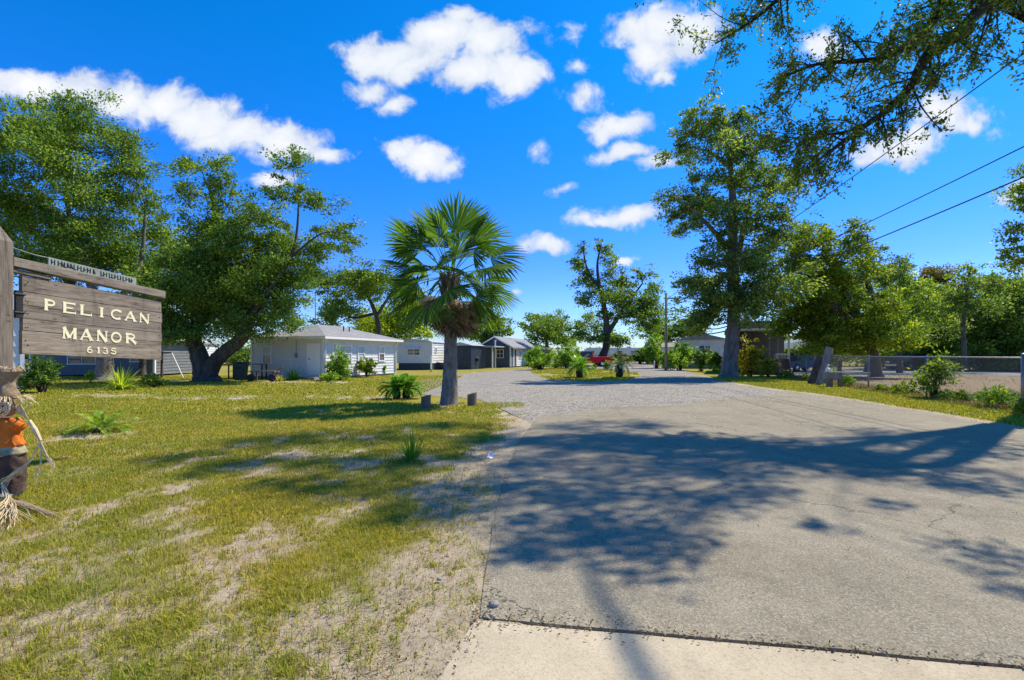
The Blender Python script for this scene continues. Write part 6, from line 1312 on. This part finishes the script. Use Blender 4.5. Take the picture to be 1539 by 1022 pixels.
# things under the forked oak
GC = thing('garden_cart', 'low wooden garden cart with wheels by the shaded white wall', 'cart', gnd(398, 573)); MB().box((0, 0, .52), 1.3, .6, .06).build('tray', M['wood_new'], GC)
for x in (-.55, .55): MB().lathe((x, -.34, .2), [(.06, 0), (.2, .01), (.2, .07), (.06, .08)], 16, (0, -1, 0)).build('wheel', M['black'], GC); MB().box((x, -.22, .3), .07, .07, .4).build('leg', M['wood_new'], GC); MB().box((x, .25, .26), .07, .07, .5).build('leg', M['wood_new'], GC)
MB().tube([(.6, 0, .5), (.95, 0, .75)], .03, 6).build('handle', M['wood_new'], GC)
TB = thing('trash_bin', 'dark green wheeled bin beside the forked oak trunk', 'bin', gnd(362, 572.5)); MB().add([(x * k, y * k, z) for z, k in ((.04, .8), (.95, 1)) for x, y in ((-.28, -.3), (.28, -.3), (.28, .3), (-.28, .3))], [(3, 2, 1, 0), (0, 1, 5, 4), (1, 2, 6, 5), (2, 3, 7, 6), (3, 0, 4, 7), (4, 5, 6, 7)]).build('body', M['green_bin'], TB, bevel=.03); MB().box((0, 0, .99), .62, .66, .07).build('lid', M['green_bin'], TB, bevel=.02); MB().box((0, -.31, .7), .3, .04, .06).build('handle', M['black'], TB)
PT = thing('work_table', 'long dark table behind the garden cart under the oak', 'table', gnd(368, 570)); MB().box((0, .3, .86), 2.1, .7, .05).build('table_top', M['blue_sid'], PT); [MB().box((x, y, .42), .06, .06, .84).build('leg', M['dark_metal'], PT) for x in (-.95, .95) for y in (.05, .55)]
MB_ = thing('marker_post', 'short white post with yellow base on the grass by the mobile home', 'post', W(648, 42)); MB().box((0, 0, .75), .12, .12, 1.15).build('upper', M['white_trim'], MB_); MB().box((0, 0, .08), .14, .14, .3).build('base', M['yellowp'], MB_)
WP = thing('marker_post', 'small white post before the dark shrub by the drive', 'post', W(983, 50)); MB().tube([(0, 0, -.05), (.03, 0, .7)], .06, 8).build('shaft', M['white_trim'], WP); MB().lathe((.03, 0, .7), [(.07, 0), (.07, .05), (.01, .1)], 8).build('cap', M['white_trim'], WP)
TY = thing('tyre_planter', 'upright tyre leaning among the ferny shrubs at the slate cottage', 'tyre', W(803, 50)); MB().lathe((0, 0, .32), [(.2, -.1), (.32, -.1), (.35, -.05), (.35, .05), (.32, .1), (.2, .1)], 20, (.3, -1, 0)).build('tread', M['black'], TY, True); MB().lathe((0, -.02, .32), [(.2, -.06), (.2, .06)], 16, (.3, -1, 0)).build('hub', M['galv'], TY)
# ------------------------------------------------------------------ grass, dry blades, litter
def scatter(n, y0, y1, xf, keep, r):
    y = y0 + (y1 - y0) * r.random(n); lo, hi = xf(y); x = lo + (hi - lo) * r.random(n)
    k = keep(x, y) > r.random(n); return x[k], y[k]
def blade_mesh(x, y, h, w, r, lean=.6, z=None):
    n = len(x); a = r.uniform(0, 2 * math.pi, n); d = np.stack([np.cos(a), np.sin(a)], 1); s = np.stack([-np.sin(a), np.cos(a)], 1)
    l = h * r.uniform(.55, 1.3, n); ln = np.abs(r.normal(size=n)) * lean; ww = (w * r.uniform(.7, 1.3, n))[:, None]
    z0 = np.full(n, -.018) if z is None else z
    def pt(f, side): 
        hz = l * (f - .35 * f * f * np.minimum(1, ln)); dx = l * ln * f * f * .8
        q = np.stack([x, y], 1) + d * dx[:, None] + s * ww * side
        return np.concatenate([q, (z0 + hz)[:, None]], 1)
    V = np.stack([pt(0, -.5), pt(0, .5), pt(.55, .42), pt(.55, -.42), pt(1.0, 0)], 1).reshape(-1, 3)
    i = np.arange(n)[:, None] * 5
    return V, np.concatenate([i, i + 1, i + 2, i + 3], 1), np.concatenate([i + 3, i + 2, i + 4], 1)
def grassmat(name, dry, low, mid, high):
    m, nt, b = newmat(name); g = nt.new('ShaderNodeNewGeometry'); v = objvec(nt)
    col = nt.ramp(g.outputs['Random Per Island'], (0, low), (.45, mid), (.85, high), (.93, dry))
    col = nt.mix(nt.rng(nt.noise(v, .7, 4, .6), .38, .62, 0, .7), col, nt.mix(1.0, col, C(1.5, 1.12, .9), 'MULTIPLY'))
    nt.put(b.inputs['Base Color'], col); b.inputs['Roughness'].default_value = .5; b.inputs['Specular IOR Level'].default_value = .2
    tr = nt.new('ShaderNodeBsdfTranslucent'); nt.put(tr.inputs[0], nt.mix(1.0, col, C(1.3, 1.4, .6), 'MULTIPLY'))
    mx = nt.new('ShaderNodeMixShader', {0: .35}); nt.l.new(b.outputs[0], mx.inputs[1]); nt.l.new(tr.outputs[0], mx.inputs[2]); nt.l.new(mx.outputs[0], nt.n['Material Output'].inputs[0])
    return m
M['grass'] = grassmat('lawn_grass', C(.48, .37, .17), C(.125, .165, .014), C(.285, .32, .026), C(.46, .455, .05))
M['dry'] = grassmat('dry_grass', C(.42, .33, .18), C(.15, .11, .05), C(.26, .205, .10), C(.36, .29, .16))
r = np.random.default_rng(31)
lft = lambda y: (np.maximum(-1.06 * y - .3, -30), left_edge(y) - .02)
gk = lambda x, y: np.clip((grass_amt(x, y) + .55 * (fbm(x * 7, y * 7, 3) - .5) - .20) * 1.5, 0, 1)
VV, QQ, TT = [], [], []; off = 0
def push(x, y, h, w, lean=.7, z=None):
    global off
    V, Q, T_ = blade_mesh(x, y, h, w, r, lean, z); VV.append(V); QQ.append(Q + off); TT.append(T_ + off); off += len(V)
def flush(name, mat, label):
    global VV, QQ, TT, off
    o = link(name, raw_mesh(name, np.concatenate(VV), np.concatenate(QQ), np.concatenate(TT)), M[mat]); VV, QQ, TT, off = [], [], [], 0
    return tag(o, label, 'grass', None, 'stuff')
for y0, y1, n, h, w in ((1.9, 4.0, 85000, .042, .0036), (4.0, 7.0, 115000, .038, .0058), (7.0, 12.0, 115000, .042, .010), (12, 18, 70000, .055, .018), (18, 34, 80000, .065, .035)):
    x, y = scatter(n, y0, y1, lft, gk, r); k = ~((y > 15) & (x > -3.2)) if y0 > 11 else np.ones(len(x), bool); push(x[k], y[k], h, w)
x, y = scatter(2600, 2.0, 6.5, lambda y: (left_edge(y) - 1.3, left_edge(y) + .01), lambda x, y: .15 + .7 * sst(.12, .0, left_edge(y) - x) + .35 * (fbm(x * 5, y * 5, 2) > .58), r); push(x, y, .05, .004)
nt_ = 1700; tx, ty = scatter(nt_ * 3, 1.9, 6.0, lft, lambda x, y: np.clip(.35 + 1.3 * (fbm(x * 1.2 + 5, y * 1.2, 3) - .42), .05, .9), r)
k = r.integers(9, 20, len(tx)); x = np.repeat(tx, k); y = np.repeat(ty, k); sp = np.repeat(r.uniform(.008, .035, len(tx)), k)
push(x + r.normal(size=len(x)) * sp, y + r.normal(size=len(x)) * sp, .045, .0042, 1.3)
flush('lawn_grass', 'grass', 'patchy yellow green lawn grass')
for y0, y1, n, h, w in ((1.9, 4.0, 26000, .034, .003), (4, 7, 34000, .035, .005), (7, 12, 30000, .04, .009)):
    x, y = scatter(n, y0, y1, lft, lambda x, y: np.clip(.25 + .6 * (fbm(x * 3 + 9, y * 3, 3) - .3), 0, .8), r); push(x, y, h, w, 2.2)
flush('dry_grass', 'dry', 'dry straw coloured blades lying through the lawn')
vx = lambda y: (right_edge(y) + .1, fence_x(y) + .25)
x, y = scatter(70000, 7.5, 33, vx, lambda x, y: sst(.15, .6, grass_amt(x, y)), r); push(x, y, .075, .020)
flush('verge_grass', 'grass', 'bright green grass verge along the fence')
x, y = scatter(9000, 8, 33, lambda y: (fence_x(y) - .45, fence_x(y) + .8), lambda x, y: .3 + .9 * (fbm(x * .8, y * .8, 3) > .5), r); push(x, y, .16, .022)
x, y = scatter(22000, 9, 40, lambda y: (fence_x(y) + .3, fence_x(y) + 16), lambda x, y: .2 + .4 * (fbm(x * .6, y * .6, 3) > .55), r); push(x, y, .07, .03, 1.5)
flush('straw_grass', 'dry', 'tan dry grass of the sandy lot beyond the fence')
# grass over the island
import bmesh
from mathutils.geometry import intersect_point_tri_2d
poly = np.array([q[:2] for q in isl])
def inside(x, y):
    c = np.zeros(len(x), bool); j = len(poly) - 1
    for i in range(len(poly)):
        xi, yi, xj, yj = *poly[i], *poly[j]; t = (yi > y) != (yj > y); c ^= t & (x < (xj - xi) * (y - yi) / (yj - yi + 1e-12) + xi); j = i
    return c
x = r.uniform(poly[:, 0].min(), poly[:, 0].max(), 26000); y = r.uniform(poly[:, 1].min(), poly[:, 1].max(), 26000)
k = inside(x, y) & (fbm(x * .5, y * .4, 3) > .42); push(x[k], y[k], .09, .05, .7, np.full(k.sum(), .008))
flush('island_grass', 'grass', 'thin grass of the island in the gravel drive')
# fallen leaves, twigs and grit along the paving
P = []
n = 2200; y = 2.1 + 10 * r.random(n) ** 1.6; d = np.abs(r.normal(size=n)) * .38; x = left_edge(y) - d + .06; z = np.where(x > left_edge(y) - .02, .016, -.012); P.append(np.stack([x, y, z], 1))
n = 380; y = 2.4 + 14 * r.random(n); x = left_edge(y) + (right_edge(y) - left_edge(y)) * r.random(n); P.append(np.stack([x, y, np.full(n, .016)], 1))
n = 1500; y = 8.5 + 12 * r.random(n); x = right_edge(y) + np.abs(r.normal(size=n)) * .3 - .1; P.append(np.stack([x, y, np.full(n, .014)], 1))
n = 800; u = r.random(n) ** 1.7; x = -.2 + 6 * u; y = 2.715 - .173 * (x + .174) + r.normal(size=n) * (.03 + .03 * (u < .15)); P.append(np.stack([x, y, np.full(n, .018)], 1))
x, y = scatter(2600, 2.0, 8.5, lft, lambda x, y: .35 + .5 * (fbm(x * .8, y * .8, 3) > .5), r); P.append(np.stack([x, y, np.full(len(x), -.004)], 1))
P = np.concatenate(P); V, Qd = leaf_arrays(P, .021, .009, r, 1.5)
M['litter'] = leafmat('fallen_leaf', C(.07, .05, .03), C(.16, .11, .06), C(.30, .24, .14), .1, .8, odd=C(.45, .40, .30))
tag(link('leaf_litter', raw_mesh('leaf_litter', V, Qd), M['litter']), 'fallen leaves and grit along the driveway edges', 'leaf litter', None, 'stuff')
# loose stones spilling over the paving and gravel
n = 3400; y = np.r_[11 + 12 * r.random(n // 2), 2.2 + 9 * r.random(n // 2)]; x = np.where(np.arange(n) < n // 2, left_edge(y) + (right_edge(y) - left_edge(y)) * r.random(n), left_edge(y) + .1 - np.abs(r.normal(size=n)) * .3)
s = np.where(np.arange(n) < n // 2, .022, .0045) * r.uniform(.5, 1.4, n); s = np.where((y < 14.5) & (np.arange(n) < n // 2), s * .6, s)
O = np.array([(1, 0, 0), (0, 1, 0), (-1, 0, 0), (0, -1, 0), (0, 0, .75)]); 
ro = r.uniform(0, 6.28, n); c, s_ = np.cos(ro), np.sin(ro)
V = np.zeros((n, 5, 3)); jit = r.uniform(.7, 1.3, (n, 5))
for k in range(5): V[:, k, 0] = x + s * jit[:, k] * (O[k, 0] * c - O[k, 1] * s_); V[:, k, 1] = y + s * jit[:, k] * (O[k, 0] * s_ + O[k, 1] * c); V[:, k, 2] = np.where(x > left_edge(y), .012, -.02) + s * O[k, 2] * jit[:, k]
i = np.arange(n)[:, None] * 5; Tt = np.concatenate([np.concatenate([i + a, i + (a + 1) % 4, i + 4], 1) for a in range(4)])
M['pebble'] = leafmat('loose_stone', C(.17, .145, .12), C(.33, .29, .24), C(.54, .48, .40), .0, .9)
tag(link('loose_stones', raw_mesh('loose_stones', V.reshape(-1, 3), None, Tt), M['pebble']), 'loose grey stones scattered from the gravel', 'stones', None, 'stuff')
